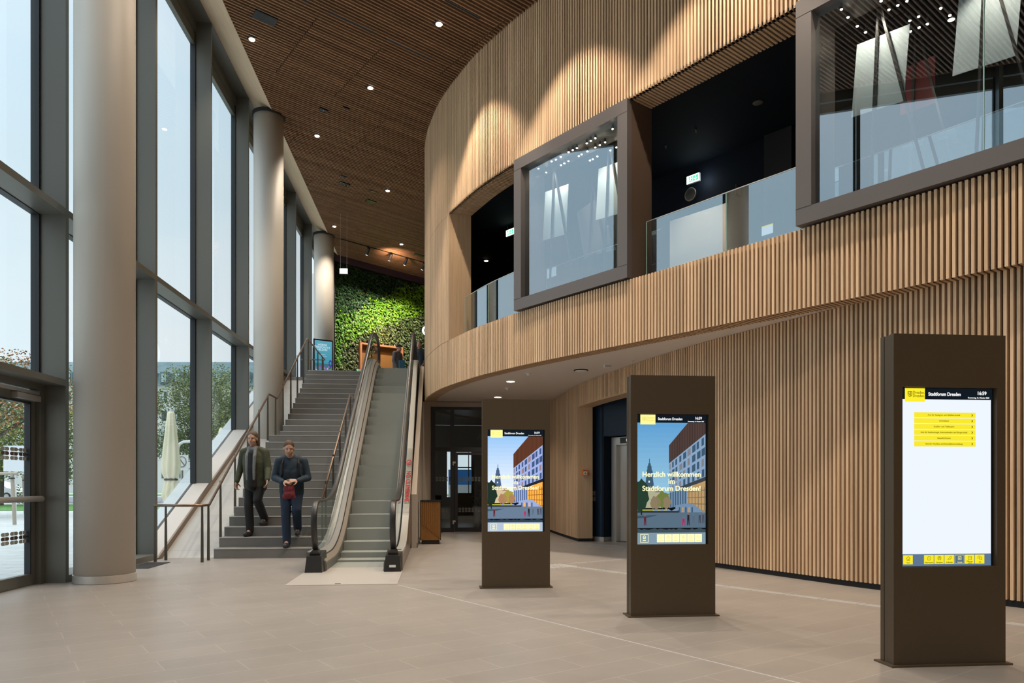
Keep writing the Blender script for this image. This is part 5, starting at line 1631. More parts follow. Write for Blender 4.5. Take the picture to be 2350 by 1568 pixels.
text('poster_text', 'WERDE\nTIERSCHUTZ\nHELD:IN', 0.098, em((0.55, 0.78, 0.85), 1.0), scr, (-0.04, -0.042, 1.52), bold=0.002)
m = MB(); m.box((-0.12, -0.042, 1.27), (0.08, -0.041, 1.28)); m.box((-0.12, -0.042, 1.22), (0.12, -0.041, 1.23)); m.build('poster_lines', em((0.55, 0.78, 0.85), 1.0), scr, local=True)
T = thing('floor_stand_sign', (-3.00, 27.3, Z1), 'small white sign with a green edge low before the green wall', 'sign')
m = MB(); m.box((-0.12, 0, 0), (0.12, 0.03, 1.02)); m.build('panel', 'screenw', T, local=True)
m = MB(); m.box((-0.13, -0.003, 0.93), (-0.09, 0.0, 1.02)); m.build('green_edge', 'green', T, local=True)

# ================================================================== OUTSIDE
m = MB(); m.quad((-220, -60, -0.03), (120, -60, -0.03), (120, 260, -0.03), (-220, 260, -0.03))
m.build('ground_outside', 'pave', props={'kind': 'structure'})
CAx = (math.cos(YAW), -math.sin(YAW)); CDx = (math.sin(YAW), math.cos(YAW))
def P2(l, d): return (l * CAx[0] + d * CDx[0], l * CAx[1] + d * CDx[1])
def strip(l0, l1, d0, d1, z, mat, name, props=None, label=None):
    m = MB(); m.hexa([P2(l0, d0), P2(l1, d0), P2(l1, d1), P2(l0, d1)], -0.02, z)
    return m.build(name, mat, props=props)
tag(strip(-60, -17, 36, 47, 0.0, 'grass', 'lawn'), 'bright green lawn strip beyond the paved forecourt', 'lawn', kind='stuff')
tag(strip(-90, 20, 84, 100, 0.0, 'grass', 'lawn'), 'far green lawn strip in front of the pale building', 'lawn', kind='stuff')
strip(-150, 40, 52, 78, -0.01, 'asphalt', 'road_outside', {'kind': 'structure'})

def tree(x, y, h, cz, rx, rz_, label, cols, n=2600, seed=1, tr=0.14, leaf=0.10, kind='tree'):
    n = int(n * 2.5); leaf = leaf * 0.74
    T = thing(kind, (x, y, 0), label, 'tree', 'trees outside the glass front')
    q = random.Random(seed)
    m = MB()
    m.tube([(0, 0, -0.02), (0.05, 0.03, cz * .45), (-0.05, 0.0, cz * .8), (0.0, 0.05, cz + rz_ * .3)], [tr, tr * .8, tr * .55, tr * .2], 9)
    for i in range(9):
        a = q.uniform(0, 6.28); z0 = cz - rz_ * q.uniform(.2, .8)
        e_ = (rx * .75 * math.cos(a), rx * .75 * math.sin(a), z0 + rz_ * q.uniform(.3, .9))
        m.tube([(0, 0, z0 - .3), (e_[0] * .4, e_[1] * .4, (z0 + e_[2]) / 2 - .1), e_], [tr * .4, tr * .25, tr * .08], 6)
    m.build('trunk', 'bark', T, local=True)
    B = [MB() for _ in cols]
    blobs = [(q.uniform(-.65, .65) * rx, q.uniform(-.65, .65) * rx, cz + q.uniform(-.75, .8) * rz_, q.uniform(.28, .5)) for _ in range(22)]
    for i in range(n):
        bx, by, bz, br = q.choice(blobs)
        v_ = Vector((q.gauss(0, 1), q.gauss(0, 1), q.gauss(0, 1))).normalized() * (q.random() ** .4) * br
        p = Vector((bx + v_.x * rx, by + v_.y * rx, bz + v_.z * rz_))
        a = Vector((q.gauss(0, 1), q.gauss(0, 1), q.gauss(0, .6))).normalized() * leaf
        b = a.cross(Vector((q.gauss(0, 1), q.gauss(0, 1), q.gauss(0, 1)))).normalized() * leaf * .55
        ci = min(len(cols) - 1, int(q.random() * len(cols) * .8 + (bz - cz) / rz_ * .8 + .3)) if len(cols) > 1 else 0
        B[max(0, ci)].add([p - a, p + b, p + a, p - b], [(0, 1, 2, 3)])
    for k, bm in enumerate(B):
        if bm.v:
            o = bm.build('foliage', cols[k], T, local=True); o['kind'] = 'stuff'
M['bark'] = plain('bark', (0.09, 0.07, 0.055), 0.9)
M['t_green'] = leafmat('tree_green', (0.075, 0.13, 0.035))
M['t_olive'] = leafmat('tree_olive', (0.16, 0.19, 0.05))
M['t_yellow'] = leafmat('tree_yellow', (0.36, 0.30, 0.06))
M['t_orange'] = leafmat('tree_orange', (0.42, 0.17, 0.06))
tree(*P2(-20.6, 29.0), 7.4, 4.9, 3.9, 2.2, 'autumn tree with orange and green leaves outside the entrance door', ['t_green', 't_olive', 't_orange', 't_orange'], 7000, 1, leaf=0.085)
tree(*P2(-31.5, 45), 7.2, 4.4, 4.6, 2.9, 'green and yellow tree farther behind the entrance door', ['t_green', 't_olive', 't_yellow'], 5000, 2, leaf=0.12)
tree(*P2(-40.5, 47), 7.0, 4.2, 4.2, 2.8, 'dense green tree at the far left beyond the entrance door', ['t_green', 't_olive'], 4000, 12, leaf=0.13)
tree(*P2(-29.6, 52), 7.5, 4.4, 2.6, 3.0, 'green tree seen in the gap beside the first column', ['t_olive', 't_yellow', 't_green'], 3000, 3, leaf=0.12)
tree(*P2(-21.2, 50), 9.2, 5.9, 3.0, 3.3, 'tall green-brown tree behind the larger closed parasol', ['t_green', 't_olive', 't_olive'], 6000, 4, leaf=0.10)
tree(*P2(-23.9, 46), 7.2, 4.6, 2.1, 2.6, 'smaller green tree left of the larger parasol', ['t_green', 't_olive'], 3400, 5, leaf=0.10)
tree(*P2(-21.8, 56), 9.6, 6.0, 2.6, 3.6, 'tall olive tree behind the second window bay from the column', ['t_olive', 't_green', 't_olive'], 4600, 6, leaf=0.11)
tree(*P2(-20.0, 62), 10.5, 7.2, 2.3, 3.4, 'yellow-orange tree seen just left of the second column', ['t_olive', 't_yellow', 't_orange'], 2600, 7, leaf=0.13)
tree(*P2(-16.4, 66), 8.5, 5.0, 3.4, 3.2, 'distant green tree between the second and third columns', ['t_green', 't_yellow'], 2600, 8, leaf=0.13)

# pale building with slate mansard roof
M['bwall'] = plain('pale_render', (0.60, 0.62, 0.58), 0.9)
M['slate'] = plain('blue_slate', (0.155, 0.235, 0.25), 0.7, noise=0.25, nscale=0.8)
M['bwin'] = plain('dark_window', (0.05, 0.08, 0.09), 0.2)
M['bcurt'] = plain('window_curtain', (0.40, 0.52, 0.52), 0.7)
def building(l0, l1, d, ze, zr, label, rows, pitch, name='building'):
    c = P2((l0 + l1) / 2, d)
    T = thing(name, (c[0], c[1], 0), label, 'building', None, -YAW)
    w = (l1 - l0) / 2
    m = MB(); m.box((-w, 0, -0.03), (w, 12, ze)); m.build('wall', 'bwall', T, local=True)
    m = MB()
    m.add([(-w - .3, -0.3, ze), (w + .3, -0.3, ze), (w + .3, 4.0, zr), (-w - .3, 4.0, zr), (-w - .3, 12.3, ze), (w + .3, 12.3, ze), (w + .3, 8, zr), (-w - .3, 8, zr)],
          [(0, 1, 2, 3), (3, 2, 6, 7), (7, 6, 5, 4), (0, 3, 7, 4), (1, 5, 6, 2), (0, 4, 5, 1)])
    rf = m.build('roof', 'slate', T, local=True)
    x = -w + pitch * .7
    i = 0
    while x < w - pitch * .5:
        # dormer
        m = MB(); m.box((x - .65, -0.15, ze + .35), (x + .65, 2.6, ze + 2.3)); dm = m.build('dormer', 'slate', rf, local=True)
        if i < 45:
            m = MB(); m.box((x - .45, -0.2, ze + .55), (x + .45, -0.15, ze + 2.05)); m.box((x - .36, -0.24, ze + .62), (x + .02, -0.2, ze + 1.98), 1); m.box((x + .1, -0.24, ze + .62), (x + .34, -0.2, ze + 1.98), 1)
            m.build('window', ['bwin', 'bcurt'], rf, local=True)
        for r_ in range(rows):
            z = ze - 2.6 - r_ * 3.15
            if z < 0.8: break
            m = MB(); m.box((x - .42, -0.06, z), (x + .42, 0.02, z + 1.65)); m.box((x - .36, -0.08, z + .06), (x - .03, -0.06, z + 1.6), 1 if (i + r_) % 3 else 0); m.build('window', ['bwin', 'bcurt'], T, local=True)
        x += pitch; i += 1
    return T
building(-97, -40, 120, 17.6, 22.2, 'pale rendered building with slate mansard roof and dormers across the road', 5, 2.25)

def parasol(x, y, zt_, zb_, r, label):
    T = thing('closed_parasol', (x, y, 0), label, 'parasol', 'closed parasols on the terrace')
    m = MB(); n = 40; zt2 = zt_
    prof = [(0.05, zt2), (0.10, zt2 - 0.05), (0.14, zt2 - 0.5), (r * .8, zt2 - 1.1), (r, zt2 - 1.55), (r * .9, zt2 - 1.85), (r * .62, zt2 - 2.02), (r * .75, zt2 - 2.2), (r * .95, zt2 - 2.5), (r * .6, zt2 - 2.78), (r * .35, zt2 - 2.86)]
    vs, fs = [], []
    for i, (rr_, z) in enumerate(prof):
        for j in range(n):
            a = 2 * math.pi * j / n
            k = 1 + 0.16 * math.sin(a * 8 + i * .35) * (1 if i > 1 else 0)
            vs.append((rr_ * k * math.cos(a), rr_ * k * math.sin(a), z + (0.06 * math.sin(a * 5) if i > 8 else 0)))
    for i in range(len(prof) - 1):
        for j in range(n): fs.append((i * n + j, (i + 1) * n + j, (i + 1) * n + (j + 1) % n, i * n + (j + 1) % n))
    fs.append(tuple(range(n)))
    m.add(vs, fs); m.build('canopy', 'cream', T, local=True, smooth=True)
    m = MB(); m.lathe([(r * .74, zt2 - 1.99), (r * .76, zt2 - 2.02), (r * .74, zt2 - 2.05)], n=20); m.build('tie_band', 'black', T, local=True)
    m = MB(); m.tube([(0, 0, 0), (0, 0, zt2 + 0.05)], 0.04, 10); m.build('pole', 'whitep', T, local=True)
    m = MB(); m.lathe([(0.35, 0), (0.35, 0.06), (0.08, 0.08)], n=24); m.build('base', 'plaster', T, local=True)
M['cream'] = plain('cream_canvas', (0.78, 0.71, 0.50), 0.8)
parasol(*P2(-10.14, 21.7), 3.42, 1.1, 0.25, 'larger closed cream parasol outside the second window bay')
parasol(*P2(-13.15, 33.0), 3.80, 1.4, 0.28, 'smaller, more distant closed cream parasol')

x, y = P2(-10.85, 24)
T = thing('traffic_sign', (x, y, 0), 'white square sign with a crossed dark disc right of the larger parasol', 'road sign', None, -YAW)
m = MB(); m.tube([(0, 0.02, 0), (0, 0.02, 2.2)], 0.03, 10); m.build('pole', 'mull', T, local=True)
m = MB(); m.box((-0.21, -0.01, 1.72), (0.21, 0.0, 2.22)); m.build('plate', 'whitep', T, local=True)
m = MB()
m.tube([(0.14 * math.cos(a * math.pi / 14), -0.015, 2.0 + 0.17 * math.sin(a * math.pi / 14)) for a in range(29)], 0.014, 6, cap=False)
m.bar((-0.09, -0.015, 2.12), (0.09, -0.015, 1.88), 0.035, 0.004, up=(0, 1, 0)); m.build('symbol', 'mull', T, local=True)
x, y = P2(-11.9, 26)
T = thing('arched_pipe', (x, y, 0), 'pale arched metal pipe right of the larger parasol', 'pipe arch', None, -YAW)
m = MB(); m.tube([(0, 0, 0), (0, 0, 2.55), (0.06, 0, 2.70), (0.2, 0, 2.78), (0.9, 0, 2.80), (1.3, 0, 2.78), (1.4, 0, 2.6), (1.4, 0, 0)], 0.05, 10); m.build('pipe', 'whitep', T, local=True, smooth=True)
x, y = P2(-17.7, 26)
T = thing('notice_board', (x, y, 0), 'white notice board outside the entrance door', 'board', None, -YAW)
m = MB(); m.box((-0.42, 0, 1.72), (0.30, 0.06, 2.64)); m.build('panel', 'whiteb', T, local=True)
m = MB(); m.box((-0.16, -0.01, 2.48), (0.28, 0, 2.52)); m.box((-0.16, -0.01, 2.38), (0.28, 0, 2.41)); m.build('print_line', 'mull', T, local=True)
m = MB(); m.tube([(-0.05, 0.08, 0), (-0.05, 0.08, 2.6)], 0.04, 8); m.build('post', 'whitep', T, local=True)
M['stake'] = plain('weathered_stake', (0.42, 0.36, 0.29), 0.9)
for (l, d, lb) in ((-15.8, 23.1, 'nearer pale timber tree stake on the paving outside the door'), (-21.2, 31.7, 'farther brown timber tree stake on the paving outside the door')):
    x, y = P2(l, d)
    T = thing('tree_stake', (x, y, 0), lb, 'stake', None, -YAW)
    m = MB(); m.tube([(0.06, 0, -0.02), (-0.02, 0, 1.62)], 0.055, 12); m.build('post', 'stake', T, local=True)
    m = MB(); m.tube([(-0.9, 0.0, 1.60), (0.15, 0.0, 1.60)] if d < 25 else [(-0.1, 0, 1.60), (1.1, 0, 1.60)], 0.045, 10); m.build('crossbar', 'stake', T, local=True)
    m = MB(); m.tube([(-0.02, -0.06, 1.45), (0.9, -0.06, 1.45)] if d > 25 else [(-0.08, -0.06, 1.45), (0.10, -0.06, 1.45)], 0.02, 8); m.build('rubber_tie', 'black', T, local=True)

# white estate car, side on
x, y = P2(-42.4, 60)
T = thing('car', (x, y, 0), 'white estate car parked beyond the lawn outside the door', 'car', None, -YAW)
prof = [(-2.3, .35), (-2.35, .75), (-2.25, 1.0), (-2.0, 1.38), (-1.5, 1.52), (0.2, 1.55), (0.9, 1.40), (1.45, 1.02), (2.05, .90), (2.3, .70), (2.32, .38), (2.1, .30), (-2.1, .30)]
m = MB(); n = len(prof)
vs = [(a, -0.85, b) for a, b in prof] + [(a, 0.85, b) for a, b in prof]
m.add(vs, [tuple(range(n)), tuple(range(2 * n - 1, n - 1, -1))] + [((i + 1) % n, i, n + i, n + (i + 1) % n) for i in range(n)]); m.build('body', 'whitep', T, local=True)
for P in ([(-1.95, 1.02), (-1.85, 1.33), (-1.15, 1.42), (-1.1, 1.02)], [(-1.0, 1.02), (-1.05, 1.42), (-0.1, 1.44), (-0.08, 1.02)], [(0.02, 1.02), (0.0, 1.44), (0.3, 1.45), (0.85, 1.30), (1.25, 1.02)]):
    m = MB(); m.add([(a, -0.86, b) for a, b in P], [(0, 1, 2, 3, 4)[:len(P)]]); m.build('side_window', 'bwin', T, local=True)
for cx in (-1.45, 1.45):
    m = MB(); m.tube([(cx, -0.88, .32), (cx, -0.68, .32)], 0.33, 24); wh = m.build('wheel', 'rubber', T, local=True)
    m = MB(); m.tube([(cx, -0.90, .32), (cx, -0.88, .32)], 0.20, 16); m.build('hub', 'steel2', wh, local=True)
    m = MB(); m.tube([(cx, 0.68, .32), (cx, 0.88, .32)], 0.33, 24); m.build('wheel', 'rubber', T, local=True)
# second parked car, partly hidden
# low shrubs along the lawn edge
for i, (l, d) in enumerate(((-35.5, 49), (-38.5, 49.5), (-41.5, 49), (-32.5, 49.5))):
    x, y = P2(l, d)
    T = thing('shrub', (x, y, 0), ['thin leafy shrub in front of the white car, middle right', 'thin leafy shrub in front of the white car, middle left', 'thin leafy shrub at the rear of the white car', 'thin leafy shrub at the nose of the white car'][i], 'shrub', 'shrubs along the lawn')
    q = random.Random(i + 20); m = MB()
    for k in range(500):
        p = Vector((q.uniform(-1.1, 1.1), q.uniform(-.4, .4), abs(q.gauss(.4, .3))))
        a = Vector((q.gauss(0, 1), q.gauss(0, 1), q.gauss(0, 1))).normalized() * .06; b = a.orthogonal() * .8
        m.add([p - a, p + b, p + a, p - b], [(0, 1, 2, 3)])
    o = m.build('foliage', 't_olive', T, local=True); o['kind'] = 'stuff'
    m = MB(); m.tube([(0, 0, -0.02), (0.02, 0, .5)], 0.02, 6); m.build('stem', 'bark', T, local=True)

# ================================================================== PEOPLE
def limb(m, a, b, ra, rb, n=14):
    a, b = Vector(a), Vector(b)
    m.ell(a, (ra,) * 3, n, 8); m.ell(b, (rb,) * 3, n, 8); m.tube([a, b], [ra, rb], n)
def chain(m, P, rs):
    for i in range(len(P) - 1): limb(m, P[i], P[i + 1], rs[i], rs[i + 1])
def remesh(m, name, mat, parent, vox, smooth=2):
    o = m.build(name, mat, parent, local=True)
    md = o.modifiers.new('r', 'REMESH'); md.mode = 'VOXEL'; md.voxel_size = vox; md.use_smooth_shade = True
    sm = o.modifiers.new('s', 'SMOOTH'); sm.iterations = smooth; sm.factor = 0.5
    dg = bpy.context.evaluated_depsgraph_get()
    me = bpy.data.meshes.new_from_object(o.evaluated_get(dg))
    o.modifiers.clear(); o.data = me
    if not me.materials: me.materials.append(M[mat])
    for p in me.polygons: p.use_smooth = True
    return o
M['skin'] = plain('skin', (0.50, 0.29, 0.20), 0.55)
M['eye'] = plain('eye', (0.03, 0.02, 0.02), 0.3)
M['lips'] = plain('lips', (0.36, 0.13, 0.11), 0.5)
def hand(m, w, d, n_, curl=0.6, side=1):
    """palm from wrist w along d, n_ = palm normal; five separate fingers"""
    w, d, n_ = Vector(w), Vector(d).normalized(), Vector(n_).normalized()
    s = d.cross(n_).normalized() * side
    palm = w + d * 0.05
    rot = Matrix((s, d, n_)).transposed()
    m.ell(palm, (0.040, 0.052, 0.016), 14, 10, rot=rot)
    for k, (off, L) in enumerate(((-0.030, 0.062), (-0.010, 0.076), (0.010, 0.080), (0.029, 0.072))):
        p = w + d * 0.092 + s * off
        c = curl * (1 + 0.12 * k)
        d1 = (d * math.cos(c * .5) + n_ * math.sin(c * .5)); d2 = (d * math.cos(c * 1.2) + n_ * math.sin(c * 1.2)); d3 = (d * math.cos(c * 1.9) + n_ * math.sin(c * 1.9))
        a = p + d1 * L * .45; b = a + d2 * L * .32; e_ = b + d3 * L * .25
        chain(m, [p, a, b, e_], [0.0095, 0.009, 0.008, 0.007])
    p = w + d * 0.028 + s * 0.030
    t1 = (s * .75 + d * .6 + n_ * .25).normalized(); t2 = (s * .35 + d * .85 + n_ * .45).normalized()
    chain(m, [p, p + t1 * 0.038, p + t1 * 0.038 + t2 * 0.032], [0.012, 0.0105, 0.009])

def figure(loc, rz_, label, J, cl, hair, extras=None, hold=None):
    T = thing('person', loc, label, 'person', None, rz_)
    hd = Vector(J['head']); look = rad(J.get('turn', 0))
    HR = Matrix.Rotation(look, 3, 'Z') @ Matrix.Rotation(rad(J.get('nod', 0)), 3, 'X')
    def h(x, y, z): return hd + HR @ Vector((x, y, z))
    b = MB()
    b.ell(hd + HR @ Vector((0, 0.008, 0.028)), (0.076, 0.094, 0.098), 22, 16, rot=HR)      # cranium
    b.ell(h(0, -0.028, -0.045), (0.060, 0.066, 0.075), 20, 14, rot=HR)                      # face
    b.ell(h(0, -0.045, -0.100), (0.030, 0.030, 0.022), 14, 10, rot=HR)                      # chin
    limb(b, h(0, -0.084, 0.012), h(0, -0.102, -0.028), 0.010, 0.013)                        # nose
    b.ell(h(0, -0.072, 0.030), (0.052, 0.018, 0.014), 14, 8, rot=HR)                        # brow
    for s in (-1, 1):
        b.ell(h(s * 0.078, 0.010, -0.012), (0.011, 0.020, 0.030), 12, 8, rot=HR)            # ears
        b.ell(h(s * 0.036, -0.052, -0.034), (0.026, 0.030, 0.026), 12, 8, rot=HR)           # cheeks
    nk = Vector(J['neck'])
    limb(b, h(0, 0.010, -0.085), nk, 0.052, 0.058)
    ch, pv = Vector(J['chest']), Vector(J['pelvis'])
    b.ell(ch, (0.155, 0.10, 0.19), 18, 12); b.ell(pv, (0.145, 0.105, 0.12), 18, 12); limb(b, ch, pv, 0.125, 0.12)
    for s, S_ in ((-1, 'r'), (1, 'l')):
        sh, el, wr = (Vector(J[k + S_]) for k in ('sh', 'el', 'wr'))
        limb(b, nk, sh, 0.055, 0.058); chain(b, [sh, el, wr], [0.056, 0.040, 0.026])
        hp, kn, an, toe = (Vector(J[k + S_]) for k in ('hp', 'kn', 'an', 'toe'))
        chain(b, [hp, kn, an], [0.085, 0.056, 0.038]); limb(b, an, toe, 0.036, 0.028)
        hand(b, wr, J['hd' + S_], J['hn' + S_], J.get('curl', 0.6), s)
    body = remesh(b, 'body', 'skin', T, 0.0065, 2)
    for s in (-1, 1):
        e_ = MB(); e_.ell(h(s * 0.031, -0.083, 0.008), (0.010, 0.005, 0.005), 10, 8, rot=HR); e_.build('eye', 'eye', T, local=True, smooth=True)
    e_ = MB(); e_.ell(h(0, -0.094, -0.062), (0.024, 0.008, 0.007), 12, 8, rot=HR); e_.build('mouth', 'lips', T, local=True, smooth=True)
    # trousers
    m = MB(); limb(m, pv + Vector((-.05, 0, .06)), pv + Vector((.05, 0, .06)), 0.115, 0.115)
    for S_ in 'rl':
        hp, kn, an = (Vector(J[k + S_]) for k in ('hp', 'kn', 'an'))
        chain(m, [pv + Vector((0, 0, -.02)), hp, kn, an.lerp(kn, -.02)], [0.11, 0.102, 0.076, 0.068])
    remesh(m, 'trousers', cl['trousers'], T, 0.012, 4)
    # shoes
    for S_ in 'rl':
        an, toe = Vector(J['an' + S_]), Vector(J['toe' + S_])
        m = MB(); dd = (toe - an); dd.z = 0; dd.normalize()
        sole = toe.z - 0.028
        a = Vector((an.x, an.y, sole + 0.042)) - dd * 0.035
        limb(m, a, Vector((toe.x, toe.y, sole + 0.038)) + dd * 0.03, 0.050, 0.042); limb(m, an + Vector((0, 0, .02)), a, 0.050, 0.048)
        remesh(m, 'shoe', cl['shoe'], T, 0.008, 3)
    # jacket
    m = MB()
    hem = Vector(J.get('hem', pv + Vector((0, 0, -0.02))))
    k = cl.get('bulk', 1.0)
    m.ell(ch + Vector((0, 0, .02)), (0.185 * k, 0.130 * k, 0.20), 20, 14)
    for a_ in (-.05, .05): limb(m, ch + Vector((a_, 0, -.05)), hem + Vector((a_ * 1.1, 0, 0)), 0.135 * k, 0.135 * k, 18)
    for S_ in 'rl':
        sh, el, wr = (Vector(J[q + S_]) for q in ('sh', 'el', 'wr'))
        limb(m, nk + Vector((0, .012, -.018)), sh, 0.080, 0.068 * k); chain(m, [sh, el, wr.lerp(el, .04)], [0.070 * k, 0.057 * k, 0.044])
    limb(m, nk + Vector((-.02, .01, 0)), nk + Vector((.02, .01, 0)), 0.068, 0.068)
    jk = remesh(m, 'jacket', cl['jacket'], T, 0.012, 4)
    # hair or cap
    m = MB()
    if hair[0] == 'cap':
        m.ell(hd + HR @ Vector((0, 0.012, 0.055)), (0.086, 0.100, 0.088), 20, 14, rot=HR)
    else:
        m.ell(hd + HR @ Vector((0, 0.020, 0.050)), (0.084, 0.098, 0.088), 20, 14, rot=HR)
        m.ell(hd + HR @ Vector((0, 0.055, -0.010)), (0.072, 0.055, 0.075), 16, 12, rot=HR)
        if hair[0] == 'long':
            for s in (-1, 1): limb(m, h(s * .070, 0.03, 0.02), h(s * .075, 0.045, -0.10), 0.030, 0.028)
    # keep the face free
    remesh(m, 'beanie' if hair[0] == 'cap' else 'hair', hair[1], T, 0.009, 2)
    if extras: extras(T, J)
    T.scale = (cl.get('size', 1.0),) * 3
    return T
M['parka'] = plain('olive_parka_cloth', (0.075, 0.082, 0.048), 0.85, noise=0.45, nscale=14, bump=0.6)
M['blackc'] = plain('black_cloth', (0.015, 0.015, 0.017), 0.85)
M['shoeb'] = plain('dark_shoe', (0.03, 0.028, 0.03), 0.5)
M['scarf'] = plain('grey_scarf_cloth', (0.22, 0.24, 0.26), 0.9, noise=0.3, nscale=30)
M['navyj'] = plain('dark_blue_jacket_cloth', (0.018, 0.038, 0.062), 0.8, noise=0.45, nscale=14, bump=0.6)
M['jeans'] = plain('dark_denim', (0.015, 0.030, 0.060), 0.9)
M['hairg'] = plain('grey_brown_hair', (0.115, 0.08, 0.058), 0.7, noise=0.4, nscale=60)
M['hairb'] = plain('reddish_brown_hair', (0.10, 0.05, 0.03), 0.7, noise=0.4, nscale=60)
M['redc'] = plain('red_knit', (0.22, 0.03, 0.04), 0.9, noise=0.5, nscale=25, bump=0.5)
M['brownb'] = plain('brown_leather', (0.14, 0.07, 0.05), 0.6)
M['greyj'] = plain('grey_jacket_cloth', (0.10, 0.10, 0.11), 0.85)
M['bluebag'] = plain('blue_bag', (0.03, 0.14, 0.24), 0.7)

def JA():   # walking down: right foot forward on the lower tread
    return dict(head=(0.0, -0.02, 1.66), neck=(0, 0.05, 1.50), chest=(0, 0.06, 1.30), pelvis=(0, 0.12, 0.98), nod=8,
        shr=(-0.185, 0.06, 1.43), shl=(0.185, 0.06, 1.43), elr=(-0.27, 0.13, 1.16), ell=(0.25, 0.03, 1.15), wrr=(-0.29, 0.02, 0.93), wrl=(0.30, -0.14, 0.96),
        hdr=(0, -0.25, -1), hdl=(0.15, -0.5, -0.9), hnr=(0.9, -0.3, 0.1), hnl=(-0.9, -0.3, 0.1),
        hpr=(-0.09, 0.12, 0.94), hpl=(0.09, 0.13, 0.94), knr=(-0.085, 0.02, 0.52), anr=(-0.07, 0.05, 0.10), toer=(-0.08, -0.10, 0.03),
        knl=(0.09, -0.04, 0.62), anl=(0.075, 0.31, 0.30), toel=(0.08, 0.19, 0.205), hem=(0, 0.11, 0.86))
def exA(T, J):
    m = MB()
    for s in (-1, 1):
        chain(m, [Vector((s * .05, -0.02, 1.50)), Vector((s * .065, -0.10, 1.36)), Vector((s * .06, -0.115, 1.15)), Vector((s * .055, -0.105, 0.97))], [0.034, 0.030, 0.027, 0.024])
    limb(m, (-.055, .04, 1.51), (.055, .04, 1.51), .04, .04); limb(m, (-.05, -.03, 1.48), (.05, -.03, 1.48), .04, .04)
    remesh(m, 'scarf', 'scarf', T, 0.010, 2)
    m = MB(); chain(m, [Vector((0, -0.065, 1.40)), Vector((0, -0.075, 1.15)), Vector((0, -0.05, 0.86))], [0.060, 0.072, 0.082])
    remesh(m, 'sweater', 'blackc', T, 0.012, 3)
figure((-3.30, 13.16, 0.333), rad(-8), 'person in an olive parka and grey scarf walking down beside the left handrail', JA(), dict(jacket='parka', trousers='blackc', shoe='shoeb', bulk=1.06, size=1.03), ('long', 'hairg'), exA)
def JB():
    j = dict(JA())
    j.update(head=(-0.03, -0.06, 1.60), neck=(0, 0.03, 1.46), chest=(0, 0.05, 1.27), nod=14, turn=8,
        shr=(-0.19, 0.05, 1.40), shl=(0.19, 0.05, 1.40), elr=(-0.26, 0.04, 1.13), ell=(0.26, 0.04, 1.13), wrr=(-0.11, -0.17, 1.06), wrl=(0.12, -0.17, 1.08),
        hdr=(0.85, -0.5, 0.05), hdl=(-0.85, -0.5, 0.05), hnr=(0.35, 0.55, -0.6), hnl=(-0.35, 0.55, -0.6), curl=0.75, hem=(0, 0.10, 0.90))
    return j
def exB(T, J):
    m = MB()
    for s in (-1, 1): chain(m, [Vector((s * .11, 0.06, 1.49)), Vector((s * .125, -0.085, 1.36)), Vector((s * .14, -0.075, 1.18)), Vector((s * .15, 0.08, 1.06))], [0.018] * 4)
    m.ell((0, 0.22, 1.26), (0.15, 0.10, 0.23), 18, 14)
    remesh(m, 'rucksack', 'blackc', T, 0.012, 2)
TB = figure((-2.56, 12.72, 0.1665), rad(6), 'person in a dark blue jacket and jeans walking down, holding a red bundle', JB(), dict(jacket='navyj', trousers='jeans', shoe='shoeb', bulk=1.04, size=1.05), ('short', 'hairb'), exB)
o = thing('folded_jumper', (-2.56, 12.525, 1.16), 'red knitted bundle held in both hands by the person in dark blue', 'clothing')
m = MB(); m.ell((0, 0, 0.0), (0.09, 0.055, 0.10), 16, 12); m.ell((0.01, -0.01, -0.09), (0.10, 0.05, 0.075), 16, 12); m.ell((-0.055, 0.0, -0.12), (0.055, 0.045, 0.05), 16, 12); limb(m, (.06, 0, .05), (.09, 0, -.14), .03, .025)
remesh(m, 'wool_body', 'redc', o, 0.008, 2)
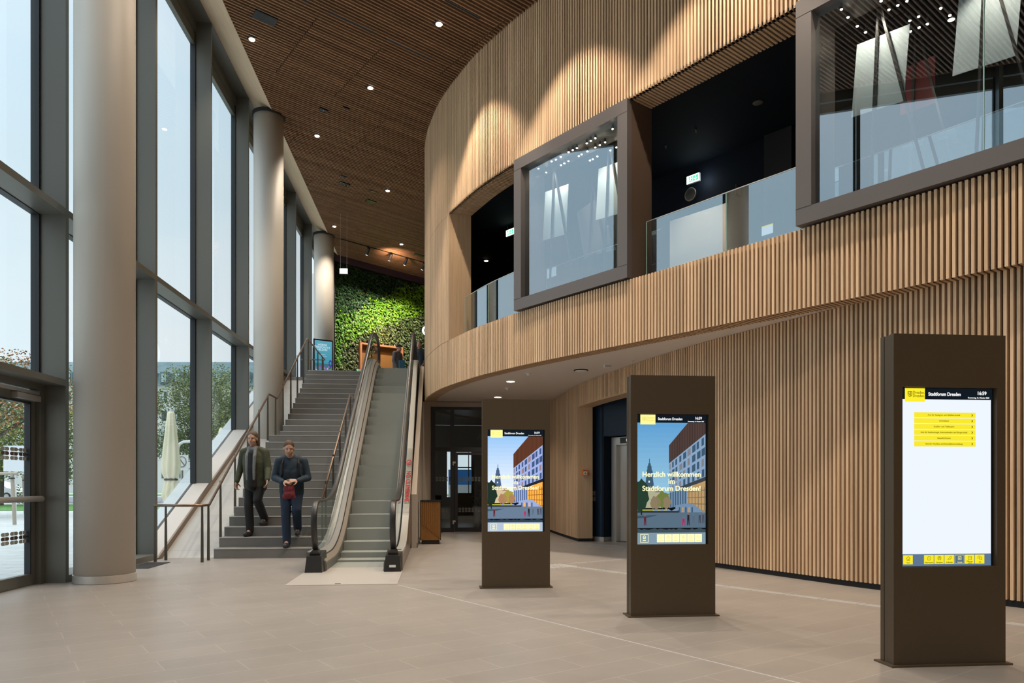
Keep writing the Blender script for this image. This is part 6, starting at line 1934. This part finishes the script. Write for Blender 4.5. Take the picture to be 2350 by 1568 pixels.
m = MB(); m.ell((0.0, -0.005, 0.11), (0.055, 0.04, 0.06), 14, 10); m.ell((0.03, 0.0, 0.14), (0.03, 0.03, 0.04), 12, 10); remesh(m, 'brown_lining', 'brownb', o, 0.008, 2)

def JS():
    return dict(head=(0.0, -0.01, 1.63), neck=(0, 0.03, 1.47), chest=(0, 0.04, 1.27), pelvis=(0, 0.03, 0.96), nod=2,
        shr=(-0.19, 0.04, 1.41), shl=(0.19, 0.04, 1.41), elr=(-0.25, 0.05, 1.13), ell=(0.25, 0.04, 1.13), wrr=(-0.24, -0.06, 0.90), wrl=(0.20, -0.14, 0.96),
        hdr=(0, -0.2, -1), hdl=(-0.3, -0.5, -0.8), hnr=(0.9, 0, 0), hnl=(-0.9, 0, 0),
        hpr=(-0.09, 0.03, 0.92), hpl=(0.09, 0.03, 0.92), knr=(-0.09, 0.01, 0.50), anr=(-0.09, 0.05, 0.09), toer=(-0.10, -0.10, 0.03),
        knl=(0.09, 0.01, 0.50), anl=(0.09, 0.05, 0.09), toel=(0.10, -0.10, 0.03), hem=(0, 0.03, 0.84))
def exM(T, J):
    m = MB(); chain(m, [Vector((-.06, .06, 1.47)), Vector((0, .09, 1.48)), Vector((.06, .06, 1.47))], [.035] * 3); remesh(m, 'hood', 'greyj', T, 0.01, 2)
figure((-1.55, 26.25, Z1), rad(62), 'man in a black beanie and grey jacket standing upstairs beyond the escalator', JS(), dict(jacket='greyj', trousers='blackc', shoe='shoeb', bulk=1.15), ('cap', 'blackc'), exM)
T = thing('shoulder_bag', (-1.42, 25.98, Z1 + 1.0), 'blue bag hanging at the side of the man in the black beanie', 'bag', None, rad(20))
m = MB(); m.box((-0.10, -0.04, -0.16), (0.10, 0.04, 0.14)); m.build('pouch', 'bluebag', T, local=True)
m = MB(); m.tube([(-0.09, 0, 0.14), (-0.03, 0.04, 0.42), (0.09, 0, 0.14)], 0.008, 6); m.build('strap', 'blackc', T, local=True)
figure((-0.80, 25.6, Z1), rad(-12), 'person in a dark blue top upstairs, half hidden by the curved wood wall', JS(), dict(jacket='navyj', trousers='jeans', shoe='shoeb'), ('short', 'hairb'))
